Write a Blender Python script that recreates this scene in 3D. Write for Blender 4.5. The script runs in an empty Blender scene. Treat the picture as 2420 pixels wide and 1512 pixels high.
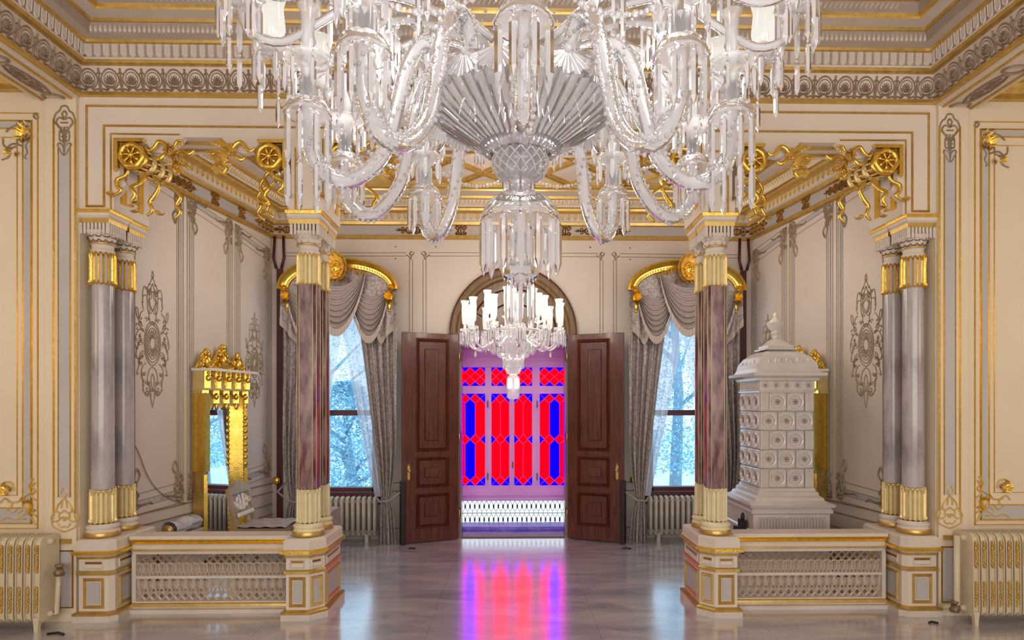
import bpy, math, random
from mathutils import Matrix, Vector
S = bpy.context.scene
COL = S.collection
PI = math.pi
R = math.radians
# ------------------------------------------------------------------ camera
FPX = 1500.0; T = 0.02; YAW = math.atan(T); PPX = 1213 + FPX*T; HOR = 953.0
EYE = Vector((0, 0, 1.6))
cam = bpy.data.cameras.new('camera'); camo = bpy.data.objects.new('camera', cam); COL.objects.link(camo)
camo.location = EYE; camo.rotation_euler = (PI/2, 0, -YAW)
cam.sensor_width = 36; cam.sensor_fit = 'HORIZONTAL'; cam.lens = 36*FPX/2420
cam.shift_x = -(PPX-1210)/2420; cam.shift_y = (HOR-756)/2420
cam.clip_start = .05; cam.clip_end = 200
S.camera = camo
# ------------------------------------------------------------------ world, exposure, large lights
S.view_settings.view_transform = 'Standard'; S.view_settings.look = 'None'
S.view_settings.exposure = -0.03; S.view_settings.gamma = 1.0; S.view_settings.use_curve_mapping = False
W = bpy.data.worlds.new('sky'); S.world = W; W.use_nodes = True
wn = W.node_tree; wn.nodes.clear()
wo = wn.nodes.new('ShaderNodeOutputWorld'); wb = wn.nodes.new('ShaderNodeBackground')
wb.inputs[0].default_value = (.62, .84, 1.0, 1); wb.inputs[1].default_value = 2.3
wn.links.new(wb.outputs[0], wo.inputs[0])
def area(name, loc, rot, sx, sy, power, col):
    l = bpy.data.lights.new(name, 'AREA'); l.shape = 'RECTANGLE'; l.size = sx; l.size_y = sy
    l.energy = power; l.color = col
    o = bpy.data.objects.new(name, l); COL.objects.link(o); o.location = loc; o.rotation_euler = rot
    return o
area('hall_fill', (0, -4.5, 2.4), (PI/2, 0, PI*0), 9, 3.2, 375, (1, .95, .915))  # added fill from behind the camera, no window built there
area('ceiling_fill', (0, 1.2, .25), (PI, 0, 0), 7, 4, 40, (1, .93, .88))  # added fill aimed up at the ceiling, imitating bounced light
def point(name, loc, power, col, rad=.12):
    l = bpy.data.lights.new(name, 'POINT'); l.energy = power; l.color = col; l.shadow_soft_size = rad
    o = bpy.data.objects.new(name, l); COL.objects.link(o); o.location = loc; return o
for sx in (-1, 1):
    point('aisle_fill', (sx*4.6, 3.0, 2.3), 21, (1, .82, .58), .35)  # added warm fill for the side walls, no fixture
    point('alcove_fill', (sx*1.9, 6.1, 2.9), 18, (1, .92, .86), .3)  # added fill to brighten each alcove, no fixture
point('bay_fill', (0, 6.1, 3.0), 38, (1, .92, .84), .3)  # added fill to brighten the back wall, apart from the small chandelier
# ------------------------------------------------------------------ materials
MAT = {}
def nodes(name):
    m = bpy.data.materials.new(name); m.use_nodes = True; m.node_tree.nodes.clear()
    MAT[name] = m
    return m, m.node_tree.nodes, m.node_tree.links
def lin(c):
    return tuple(((x/255/12.92) if x/255 <= .04045 else ((x/255+.055)/1.055)**2.4) for x in c) + (1,)
def mat(name, c1, c2=None, rough=.5, metal=0, scale=6, detail=4, bump=0, bscale=40, spec=.5, coat=0, stretch=None, fac=(.35, .65), trans=0):
    m, N, L = nodes(name)
    o = N.new('ShaderNodeOutputMaterial'); p = N.new('ShaderNodeBsdfPrincipled')
    L.new(p.outputs[0], o.inputs[0])
    p.inputs['Roughness'].default_value = rough; p.inputs['Metallic'].default_value = metal
    p.inputs['Specular IOR Level'].default_value = spec; p.inputs['Coat Weight'].default_value = coat
    p.inputs['Coat Roughness'].default_value = .08
    tc = N.new('ShaderNodeTexCoord'); vec = tc.outputs['Object']
    if stretch:
        mp = N.new('ShaderNodeMapping'); mp.inputs['Scale'].default_value = stretch
        L.new(vec, mp.inputs[0]); vec = mp.outputs[0]
    if c2:
        n = N.new('ShaderNodeTexNoise'); n.inputs['Scale'].default_value = scale; n.inputs['Detail'].default_value = detail
        L.new(vec, n.inputs['Vector'])
        r = N.new('ShaderNodeValToRGB'); r.color_ramp.elements[0].position = fac[0]; r.color_ramp.elements[1].position = fac[1]
        r.color_ramp.elements[0].color = lin(c1); r.color_ramp.elements[1].color = lin(c2)
        L.new(n.outputs['Fac'], r.inputs[0]); L.new(r.outputs[0], p.inputs['Base Color'])
    else:
        p.inputs['Base Color'].default_value = lin(c1)
    if bump:
        n2 = N.new('ShaderNodeTexNoise'); n2.inputs['Scale'].default_value = bscale; n2.inputs['Detail'].default_value = 3
        L.new(vec, n2.inputs['Vector'])
        b = N.new('ShaderNodeBump'); b.inputs['Strength'].default_value = bump; b.inputs['Distance'].default_value = .01
        L.new(n2.outputs['Fac'], b.inputs['Height']); L.new(b.outputs[0], p.inputs['Normal'])
    return m
mat('cream', (213, 200, 184), (220, 207, 191), rough=.55, scale=1.5, bump=.03, bscale=120)
mat('cream_hall', (217, 201, 174), (223, 207, 181), rough=.55, scale=1.5, bump=.03, bscale=120)
mat('alcove_paint', (207, 195, 184), (214, 202, 189), rough=.6, scale=1.2)
mat('grey_panel', (178, 173, 172), (186, 181, 178), rough=.6, scale=2)
mat('plaster', (205, 193, 180), (214, 202, 188), rough=.6, scale=5)
mat('cove_grey', (188, 173, 160), (196, 182, 168), rough=.6, scale=3)
mat('ornament_brown', (138, 116, 98), (160, 138, 116), rough=.55, scale=30, metal=.15)
mat('stencil', (146, 128, 104), (162, 143, 118), rough=.55, scale=20, metal=.2)
mat('gold', (226, 184, 72), (240, 204, 100), rough=.27, metal=.92, scale=25, bump=.12, bscale=60)
mat('gold_soft', (200, 166, 92), (216, 184, 112), rough=.36, metal=.8, scale=20, bump=.08)
mat('gold_pale', (222, 196, 128), (232, 208, 146), rough=.4, metal=.55, scale=20)
mat('gold_dark', (140, 102, 40), (165, 122, 52), rough=.45, metal=.75, scale=12)
mat('flute_cream', (216, 202, 160), (226, 212, 172), rough=.42, scale=10)
mat('marble_grey', (124, 116, 122), (176, 168, 166), rough=.22, scale=3.2, detail=9, coat=.3, stretch=(1.6, 1.6, .7), fac=(.34, .56))
mat('porphyry', (84, 44, 48), (142, 110, 106), rough=.2, scale=7, detail=12, coat=.4, stretch=(2, 2, .6), fac=(.42, .58))
mat('porphyry_edge', (206, 194, 160), rough=.3)
mat('wood_red', (70, 28, 20), (98, 46, 30), rough=.3, scale=7, stretch=(6, 6, .5), coat=.3)
mat('wood_arch', (88, 58, 24), (116, 80, 36), rough=.35, scale=5, stretch=(6, 6, .6), coat=.2)
mat('maroon', (74, 24, 32), (88, 32, 40), rough=.4, scale=4)
mat('near_black', (30, 14, 22), rough=.4)
mat('iron', (70, 66, 70), rough=.4, metal=.8)
mat('radiator_cream', (206, 192, 160), (214, 200, 170), rough=.45, scale=10)
mat('radiator_grey', (182, 172, 160), (192, 183, 170), rough=.45, scale=10)
mat('damask', (140, 128, 124), (172, 161, 154), rough=.5, scale=34, detail=5, fac=(.44, .56), bump=.1)
mat('velvet', (150, 136, 132), (162, 148, 142), rough=.6, scale=30)
mat('fringe', (168, 154, 142), (182, 168, 156), rough=.7, scale=60, stretch=(8, 8, .4))
mat('stove_white', (206, 198, 190), (216, 208, 200), rough=.16, scale=6, coat=.5)
mat('stove_joint', (168, 158, 150), rough=.6)
mat('bronze', (122, 100, 82), (146, 124, 104), rough=.4, metal=.4, scale=40)
mat('fret', (196, 180, 164), (206, 190, 174), rough=.5, scale=20)
mat('lilac_glow', (226, 172, 236), (232, 180, 242), rough=.5, scale=3)  # coloured light of the stained glass put into the porch paint
mat('came_glow', (230, 120, 200), rough=.5)  # pink glow between the panes put into the came colour
mat('lead', (70, 72, 90), rough=.5)
mat('sill_marble', (96, 86, 196), (150, 140, 232), rough=.45, scale=5)  # marble with the blue-violet tint of the porch light in its colour
mat('chair_wood', (150, 128, 98), (168, 146, 114), rough=.45, scale=8)
mat('chair_cloth', (150, 142, 142), (178, 170, 166), rough=.8, scale=20)
mat('recess_brown', (158, 142, 130), (168, 152, 140), rough=.6)
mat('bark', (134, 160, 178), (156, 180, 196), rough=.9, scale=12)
mat('gold_leaf', (226, 186, 88), (242, 208, 116), rough=.32, metal=.45, scale=20)
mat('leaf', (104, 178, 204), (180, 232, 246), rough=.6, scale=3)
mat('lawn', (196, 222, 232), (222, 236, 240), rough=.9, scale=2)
mat('plastic', (214, 210, 214), (196, 190, 200), rough=.2, scale=15, bump=.4, bscale=30)
mat('white_cap', (230, 224, 214), rough=.5)
def mirror_mat():
    m, N, L = nodes('mirror')
    o = N.new('ShaderNodeOutputMaterial'); g = N.new('ShaderNodeBsdfGlossy')
    g.inputs['Color'].default_value = (.86, .9, .92, 1); g.inputs['Roughness'].default_value = .01
    L.new(g.outputs[0], o.inputs[0])
mirror_mat()
def floor_mat():
    m, N, L = nodes('floor_marble')
    o = N.new('ShaderNodeOutputMaterial'); p = N.new('ShaderNodeBsdfPrincipled'); L.new(p.outputs[0], o.inputs[0])
    tc = N.new('ShaderNodeTexCoord'); mp = N.new('ShaderNodeMapping'); mp.inputs['Scale'].default_value = (.7, 2.2, 1); mp.inputs['Rotation'].default_value = (0, 0, .25)
    L.new(tc.outputs['Object'], mp.inputs[0])
    n = N.new('ShaderNodeTexNoise'); n.inputs['Scale'].default_value = 2.2; n.inputs['Detail'].default_value = 8; n.inputs['Distortion'].default_value = .8
    L.new(mp.outputs[0], n.inputs['Vector'])
    r = N.new('ShaderNodeValToRGB'); e = r.color_ramp.elements
    e[0].position = .3; e[0].color = lin((152, 150, 164)); e[1].position = .68; e[1].color = lin((206, 202, 206))
    k = e.new(.5); k.color = lin((182, 178, 188))
    L.new(n.outputs['Fac'], r.inputs[0]); L.new(r.outputs[0], p.inputs['Base Color'])
    p.inputs['Roughness'].default_value = .2; p.inputs['Specular IOR Level'].default_value = 1.0; p.inputs['Coat Weight'].default_value = 1.0
    p.inputs['Coat Roughness'].default_value = .15; p.inputs['Coat IOR'].default_value = 2.2
    b = N.new('ShaderNodeBump'); b.inputs['Strength'].default_value = .05; b.inputs['Distance'].default_value = .01
    L.new(n.outputs['Fac'], b.inputs['Height']); L.new(b.outputs[0], p.inputs['Normal']); L.new(b.outputs[0], p.inputs['Coat Normal'])
floor_mat()
def mixed(name, parts):
    """sum of weighted shaders: parts = [(weight, type, colour, rough)]"""
    m, N, L = nodes(name)
    o = N.new('ShaderNodeOutputMaterial'); cur = None; tot = 0
    for w, ty, col, ro in parts:
        s = N.new(ty); s.inputs[0].default_value = tuple(col)+(1,)
        if 'Roughness' in s.inputs: s.inputs['Roughness'].default_value = ro
        if ty == 'ShaderNodeEmission': s.inputs[1].default_value = ro
        tot += w
        if cur is None: cur = s.outputs[0]
        else:
            x = N.new('ShaderNodeMixShader'); x.inputs[0].default_value = w/tot
            L.new(cur, x.inputs[1]); L.new(s.outputs[0], x.inputs[2]); cur = x.outputs[0]
    L.new(cur, o.inputs[0])
    return m, N, L, cur, o
def crystal(name, tint, wt, wg, wd, wr, bump=0, dif=(.9, .9, .92), gl=None):
    m, N, L, cur, o = mixed(name, [(wt, 'ShaderNodeBsdfTransparent', tint, 0), (wg, 'ShaderNodeBsdfRefraction', tint, .02),
        (wd, 'ShaderNodeBsdfTranslucent', (.95, .95, .97), 0), (wr, 'ShaderNodeBsdfDiffuse', dif, 0)])
    for n in N:
        if n.type == 'BSDF_REFRACTION': n.inputs['IOR'].default_value = 1.4
    g = N.new('ShaderNodeBsdfGlossy'); g.inputs['Roughness'].default_value = .06; g.inputs[0].default_value = (1, 1, 1, 1)
    f = N.new('ShaderNodeFresnel'); f.inputs[0].default_value = 1.5
    x = N.new('ShaderNodeMixShader'); L.new(cur, x.inputs[1]); L.new(g.outputs[0], x.inputs[2])
    if gl: x.inputs[0].default_value = gl; g.inputs['Roughness'].default_value = .06
    else: L.new(f.outputs[0], x.inputs[0])
    L.new(x.outputs[0], o.inputs[0])
    if bump:
        tc = N.new('ShaderNodeTexCoord'); n2 = N.new('ShaderNodeTexNoise'); n2.inputs['Scale'].default_value = bump
        L.new(tc.outputs['Object'], n2.inputs['Vector'])
        b = N.new('ShaderNodeBump'); b.inputs['Strength'].default_value = .5; b.inputs['Distance'].default_value = .006
        L.new(n2.outputs['Fac'], b.inputs['Height']); L.new(b.outputs[0], g.inputs['Normal'])
crystal('crystal', (.96, .96, .98), .22, .2, .29, .29)
crystal('crystal_arm', (.95, .95, .97), .22, .18, .29, .31, bump=70)
crystal('crystal_bowl', (.6, .57, .62), .14, .04, .1, .5, dif=(.07, .06, .075), gl=.42)
crystal('crystal_leaf', (.95, .95, .97), .08, .06, .36, .5, dif=(.86, .85, .88))
crystal('crystal_ring', (.8, .78, .82), .3, .2, .15, .25, dif=(.6, .58, .62))
crystal('crystal_frost', (.95, .95, .97), .36, .16, .24, .24)
mixed('bulb_shade', [(.2, 'ShaderNodeBsdfTransparent', (1, 1, 1), 0), (.3, 'ShaderNodeBsdfTranslucent', (.95, .95, .95), 0), (.42, 'ShaderNodeEmission', (1, .95, .87), 1.25), (.08, 'ShaderNodeBsdfGlossy', (1, 1, 1), .05)])
mixed('bulb', [(1, 'ShaderNodeEmission', (1, .95, .88), 2.5)])
mixed('sheer', [(.24, 'ShaderNodeBsdfTransparent', (.93, .95, 1), 0), (.3, 'ShaderNodeBsdfTranslucent', (.9, .9, .95), 0), (.24, 'ShaderNodeBsdfDiffuse', (.82, .82, .88), 0)])
mixed('window_glass', [(.93, 'ShaderNodeBsdfTransparent', (.95, .98, 1), 0), (.07, 'ShaderNodeBsdfGlossy', (1, 1, 1), .01)])
mixed('red_glass', [(.7, 'ShaderNodeBsdfTransparent', (1, 0, .004), 0), (.3, 'ShaderNodeEmission', (1, 0, .01), 4.5)])  # emission adds a daylight glow to the red panes, colouring porch and floor
mixed('blue_glass', [(.7, 'ShaderNodeBsdfTransparent', (.004, 0, 1), 0), (.3, 'ShaderNodeEmission', (.002, 0, 1), 9)])  # blue panes get added emission as daylight glow too
mixed('milk_glass', [(.3, 'ShaderNodeBsdfTransparent', (.95, 1, 1), 0), (.3, 'ShaderNodeBsdfTranslucent', (.95, 1, 1), 0), (.4, 'ShaderNodeEmission', (.95, 1, 1), 1.7)])  # emission added so the lower pane glows white like daylight
# ------------------------------------------------------------------ pixel -> world helpers
RIGHT = Vector((math.cos(YAW), -math.sin(YAW), 0)); FWD = Vector((math.sin(YAW), math.cos(YAW), 0)); UP = Vector((0, 0, 1))
def ray(px, py): return RIGHT*((px-PPX)/FPX) + FWD + UP*((HOR-py)/FPX)
class Plane:
    """a plane with in-plane axes a, b and a normal n towards the room"""
    def __init__(s, o, ea, en, eb=(0, 0, 1)):
        s.o = Vector(o); s.ea = Vector(ea).normalized(); s.eb = Vector(eb).normalized(); s.en = Vector(en).normalized()
    def ab(s, px, py):
        d = ray(px, py); t = (s.o-EYE).dot(s.en)/d.dot(s.en); p = EYE + d*t - s.o
        return (p.dot(s.ea), p.dot(s.eb))
    def pt(s, a, b, n=0): return s.o + s.ea*a + s.eb*b + s.en*n
def front(Y): return Plane((0, Y, 0), (1, 0, 0), (0, -1, 0))
def at(px, py, Y):
    a, b = front(Y).ab(px, py); return Vector((a, Y, b))
# ------------------------------------------------------------------ mesh builder
WL = {}
def wloc(o): return WL.get(o.name, Vector((0, 0, 0))) if o else Vector((0, 0, 0))
class MB:
    def __init__(s): s.v = []; s.f = []; s.s = []
    def add(s, vs, fs, smooth=False, M=None):
        k = len(s.v)
        s.v += [tuple(M @ Vector(p)) for p in vs] if M else [tuple(p) for p in vs]
        s.f += [tuple(i+k for i in f) for f in fs]; s.s += [smooth]*len(fs)
        return s
    def box(s, x0, x1, y0, y1, z0, z1, M=None):
        v = [(x, y, z) for x in (x0, x1) for y in (y0, y1) for z in (z0, z1)]
        return s.add(v, [(0, 1, 3, 2), (4, 6, 7, 5), (0, 4, 5, 1), (2, 3, 7, 6), (0, 2, 6, 4), (1, 5, 7, 3)], False, M)
    def prism(s, poly, f, n0, n1):
        """poly of (a,b) extruded between n0 and n1 through f(a,b,n)"""
        k = len(poly)
        v = [f(a, b, n0) for a, b in poly]+[f(a, b, n1) for a, b in poly]
        fs = [tuple(range(k))[::-1], tuple(range(k, 2*k))]+[(i, (i+1) % k, k+(i+1) % k, k+i) for i in range(k)]
        return s.add(v, fs)
    def lathe(s, prof, n=24, c=(0, 0, 0), smooth=True, mod=None, M=None, caps=False, ph=0):
        v = []
        for j, (r, z) in enumerate(prof):
            for i in range(n):
                a = 2*PI*i/n+ph; q = r*(mod(a, j, i) if mod else 1)
                v.append((c[0]+q*math.cos(a), c[1]+q*math.sin(a), c[2]+z))
        fs = [(j*n+i, j*n+(i+1) % n, (j+1)*n+(i+1) % n, (j+1)*n+i) for j in range(len(prof)-1) for i in range(n)]
        if caps: fs += [tuple(range(n))[::-1], tuple((len(prof)-1)*n+i for i in range(n))]
        return s.add(v, fs, smooth, M)
    def tube(s, pts, r, n=8, smooth=True, M=None):
        P = [Vector(p) for p in pts]; rs = r if isinstance(r, (list, tuple)) else [r]*len(P)
        v = []; up = None
        for i, p in enumerate(P):
            t = (P[min(i+1, len(P)-1)]-P[max(i-1, 0)]).normalized()
            if up is None:
                up = Vector((0, 0, 1)) if abs(t.z) < .9 else Vector((1, 0, 0))
            x = t.cross(up).normalized(); up = x.cross(t).normalized()
            for k in range(n):
                a = 2*PI*k/n; v.append(p + (x*math.cos(a)+up*math.sin(a))*rs[i])
        m = len(P)
        fs = [(i*n+k, i*n+(k+1) % n, (i+1)*n+(k+1) % n, (i+1)*n+k) for i in range(m-1) for k in range(n)]
        fs += [tuple(range(n))[::-1], tuple((m-1)*n+k for k in range(n))]
        return s.add(v, fs, smooth, M)
    def ball(s, c, r, n=8, m=6, M=None, sm=True):
        rx, ry, rz = r if isinstance(r, (list, tuple)) else (r, r, r)
        v = [(c[0], c[1], c[2]+rz)]
        for j in range(1, m):
            a = PI*j/m
            for i in range(n):
                b = 2*PI*i/n; v.append((c[0]+rx*math.sin(a)*math.cos(b), c[1]+ry*math.sin(a)*math.sin(b), c[2]+rz*math.cos(a)))
        v.append((c[0], c[1], c[2]-rz)); L_ = len(v)-1
        fs = [(0, 1+i, 1+(i+1) % n) for i in range(n)]
        for j in range(m-2):
            for i in range(n): fs.append((1+j*n+i, 1+(j+1)*n+i, 1+(j+1)*n+(i+1) % n, 1+j*n+(i+1) % n))
        fs += [(L_, 1+(m-2)*n+(i+1) % n, 1+(m-2)*n+i) for i in range(n)]
        return s.add(v, fs, sm, M)
    def grid(s, fn, nu, nv, smooth=True, M=None):
        v = [fn(i/nu, j/nv) for j in range(nv+1) for i in range(nu+1)]
        w = nu+1
        return s.add(v, [(j*w+i, j*w+i+1, (j+1)*w+i+1, (j+1)*w+i) for j in range(nv) for i in range(nu)], smooth, M)
    def sweep(s, path, prof, closed=False, sm=False):
        """mitred sweep of prof (off, z) along path (x, y); off goes to the right-hand side of the path"""
        n = len(path); P = [Vector(p) for p in path]; v = []
        for i, p in enumerate(P):
            a = P[i]-P[i-1] if (i > 0 or closed) else P[1]-P[0]
            b = P[(i+1) % n]-P[i] if (i < n-1 or closed) else P[-1]-P[-2]
            a.normalize(); b.normalize()
            na = Vector((a.y, -a.x)); nb = Vector((b.y, -b.x)); m = na+nb; m = m/max(.2, m.dot(na))
            v += [(p.x+m.x*o, p.y+m.y*o, z) for o, z in prof]
        k = len(prof); seg = n if closed else n-1
        fs = [(i*k+j, i*k+j+1, ((i+1) % n)*k+j+1, ((i+1) % n)*k+j) for i in range(seg) for j in range(k-1)]
        return s.add(v, fs, sm)
    def stroke(s, pl, pts, w, h, closed=False, ends=True, n0=.001):
        """raised ridge of half width w and height h along in-plane points"""
        P = [Vector(p) for p in pts]; n = len(P)
        if n < 2: return s
        v = []; f = pl.pt if isinstance(pl, Plane) else pl
        for i, p in enumerate(P):
            a = P[i]-P[i-1] if (i > 0 or closed) else P[1]-P[0]
            b = P[(i+1) % n]-P[i] if (i < n-1 or closed) else P[-1]-P[-2]
            if a.length < 1e-9: a = b.copy()
            if b.length < 1e-9: b = a.copy()
            a = a.normalized(); b = b.normalized()
            na = Vector((-a.y, a.x)); nb = Vector((-b.y, b.x)); m = na+nb
            m = m/max(.5, m.dot(na)) if m.length > .1 else na
            ww = w(i/(n-1)) if callable(w) else w
            l = p+m*ww; r_ = p-m*ww
            v += [f(l.x, l.y, n0), f(p.x, p.y, n0+h), f(r_.x, r_.y, n0)]
        seg = n if closed else n-1
        fs = []
        for i in range(seg):
            j = (i+1) % n
            fs += [(3*i, 3*i+1, 3*j+1, 3*j), (3*i+1, 3*i+2, 3*j+2, 3*j+1)]
        return s.add(v, fs)
    def leaf(s, M, L_=.1, wd=.05, curl=.4, lift=.02):
        """a bent ribbed leaf lying along +x of M, normal +z"""
        def fn(u, t):
            x = u; y = (t-.5)*2
            ww = wd*math.sin(PI*min(1, .12+.88*u)**.8)*(1 if u < .97 else .3)
            a = curl*u
            rib = lift*(1-abs(y))*math.sin(PI*u)
            return (L_*(math.sin(a)/a*u if False else u*math.cos(a*.6)), ww*y, L_*u*math.sin(a*.9)+rib)
        return s.grid(fn, 5, 4, True, M)
    def build(s, name, m, parent=None, kind=None, bevel=0):
        off = wloc(parent)
        me = bpy.data.meshes.new(name)
        me.from_pydata([(x-off.x, y-off.y, z-off.z) for x, y, z in s.v], [], s.f)
        me.polygons.foreach_set('use_smooth', s.s); me.update()
        me.materials.append(MAT[m])
        o = bpy.data.objects.new(name, me); COL.objects.link(o)
        if parent: o.parent = parent; WL[o.name] = off.copy()
        if kind: o['kind'] = kind
        if bevel:
            b = o.modifiers.new('bevel', 'BEVEL'); b.width = bevel; b.segments = 2; b.limit_method = 'ANGLE'
        return o
def thing(name, label, cat, loc=(0, 0, 0), group=None):
    o = bpy.data.objects.new(name, None); COL.objects.link(o); o.location = loc; o.empty_display_size = .1
    WL[o.name] = Vector(loc); o['label'] = label; o['category'] = cat
    if group: o['group'] = group
    return o
def struct(name, loc=(0, 0, 0)):
    o = bpy.data.objects.new(name, None); COL.objects.link(o); o.location = loc; WL[o.name] = Vector(loc); o['kind'] = 'structure'
    return o
def inst(o, parent, loc=(0, 0, 0), rotz=0, scale=None, rot=None):
    """another piece that shares o's mesh, placed in the parent's frame (world loc)"""
    c = o.copy(); COL.objects.link(c); c.parent = parent
    c.location = Vector(loc)-wloc(parent); c.rotation_euler = rot or (0, 0, rotz)
    if scale: c.scale = scale
    WL[c.name] = Vector(loc)
    return c
def dup(root, loc, rotz=0, scale=None, label=None):
    r = root.copy(); COL.objects.link(r); r.location = loc; r.rotation_euler = (0, 0, rotz)
    if scale: r.scale = scale
    if label: r['label'] = label
    for ch in list(root.children):
        c = ch.copy(); COL.objects.link(c); c.parent = r
        for g in list(ch.children):
            d = g.copy(); COL.objects.link(d); d.parent = c
    return r
def spiral(cx, cy, r0, r1, a0, turns, n=18):
    return [(cx+(r0+(r1-r0)*i/n)*math.cos(a0+2*PI*turns*i/n), cy+(r0+(r1-r0)*i/n)*math.sin(a0+2*PI*turns*i/n)) for i in range(n+1)]
def ell(cx, cy, rx, ry, n=24, a0=0, a1=2*PI):
    return [(cx+rx*math.cos(a0+(a1-a0)*i/n), cy+ry*math.sin(a0+(a1-a0)*i/n)) for i in range(n+(0 if abs(a1-a0-2*PI) < 1e-6 else 1))]
def smoothpts(P, k=4):
    P = [Vector(p) for p in P]; out = []
    for i in range(len(P)-1):
        p0 = P[max(i-1, 0)]; p1 = P[i]; p2 = P[i+1]; p3 = P[min(i+2, len(P)-1)]
        for j in range(k):
            t = j/k
            out.append(.5*((2*p1)+(p2-p0)*t+(2*p0-5*p1+4*p2-p3)*t*t+(-p0+3*p1-3*p2+p3)*t**3))
    out.append(P[-1])
    return out
def locf(a, b, n): return (a, -n, b)   # local plane facing -y
# ================================================================== THE SETTING
F = 4.75; BY = 7.55; CX = 2.845; FX = 3.2; FY = 5.25
sides = (-1, 1)
# ---- floor of marble slabs
fl = struct('floor')
MB().box(-7.2, 7.2, -7.2, 7.75, -.12, -.012).build('floor_bed', 'cove_grey', fl)
slabs = {}
xs = [-7.8+1.2*i for i in range(14)]; ys = [-7.2, -5.4, -3.6, -1.8, 0, .95, 1.9, 2.85, 3.8, 4.72, 5.66, 6.6, 7.56, 7.76]
for j in range(len(ys)-1):
    for i in range(13):
        a = MB().box(max(-7.2, xs[i]+.0008), min(7.2, xs[i+1]-.0008), ys[j]+.0008, ys[j+1]-.0008, -.012, 0)
        a.build('marble_slab', 'floor_marble', fl)
# ---- hall shell (around and behind the viewpoint)
h = struct('wall_hall'); MB().box(-7.3, -7.2, -7.2, F, 0, 4.6).box(7.2, 7.3, -7.2, F, 0, 4.6).build('side_wall', 'cream_hall', h)
MB().box(-7.3, 7.3, -7.3, -7.2, 0, 4.6).build('rear_wall', 'cream_hall', h)
# ---- front wall (arcade)
wf = struct('wall_front')
for s in sides:
    b = MB(); b.box(min(s*7.3, s*FX), max(s*7.3, s*FX), F, 5.3, 0, 4.6); b.build('hall_wall', 'cream_hall', wf)
    b = MB(); b.box(min(s*3.43, s*3.205), max(s*3.43, s*3.205), F-.03, F+.02, 0, 3.86); b.build('pilaster', 'cream_hall', wf)
b = MB(); b.box(-FX, FX, F, 5.08, 3.57, 4.6)
for s in sides:
    b.box(min(s*3.2, s*2.95), max(s*3.2, s*2.95), F, 5.2, 3.03, 3.57)
    b.box(min(s*1.67, s*1.41), max(s*1.67, s*1.41), F, 5.2, 3.03, 3.57)
b.build('arcade_wall', 'cream', wf)
PL = front(F); PR = Plane((0, F, 0), (-1, 0, 0), (0, -1, 0))
P2L = front(F-.03); P2R = Plane((0, F-.03, 0), (-1, 0, 0), (0, -1, 0))
def ab(px, py): return PL.ab(px, py)
q = lambda pts: [ab(*p) for p in pts]
# gilt frame running over the arcade
tp = q([(205, 250), (205, 487), (246, 487), (246, 297)])
mi = lambda P: [(-a, c) for a, c in P]
fr = [tp[0]]+mi([tp[0], tp[1], tp[2], tp[3]])+[tp[3], tp[2], tp[1]]
MB().stroke(PL, fr, .009, .015, True).build('gilt_frame', 'gold_soft', wf)
for P in (PL, PR):
    MB().stroke(P, q([(262, 500), (262, 316), (425, 318)]), .007, .01).build('gilt_line', 'gold_soft', wf)
    r = q([(699, 350), (699, 497), (743, 497), (743, 350)])
    MB().stroke(P, r, .009, .014, True).build('gilt_frame', 'gold_soft', wf)
# soffit of the beam: gilt lines
b = MB()
for y in (4.85, 4.99): b.box(-2.9, 2.9, y-.012, y+.012, 3.555, 3.575)
b.build('soffit_line', 'gold_soft', wf)
for s in sides:
    b = MB()
    for y in (4.86, 5.08):
        x = s*2.945; b.box(x-.006, x+.006, y-.03, y+.03, 3.1, 3.4)
        x = s*1.405; b.box(x-.006, x+.006, y-.03, y+.03, 3.1, 3.4)
    b.build('gilt_strip', 'gold', wf)
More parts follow.
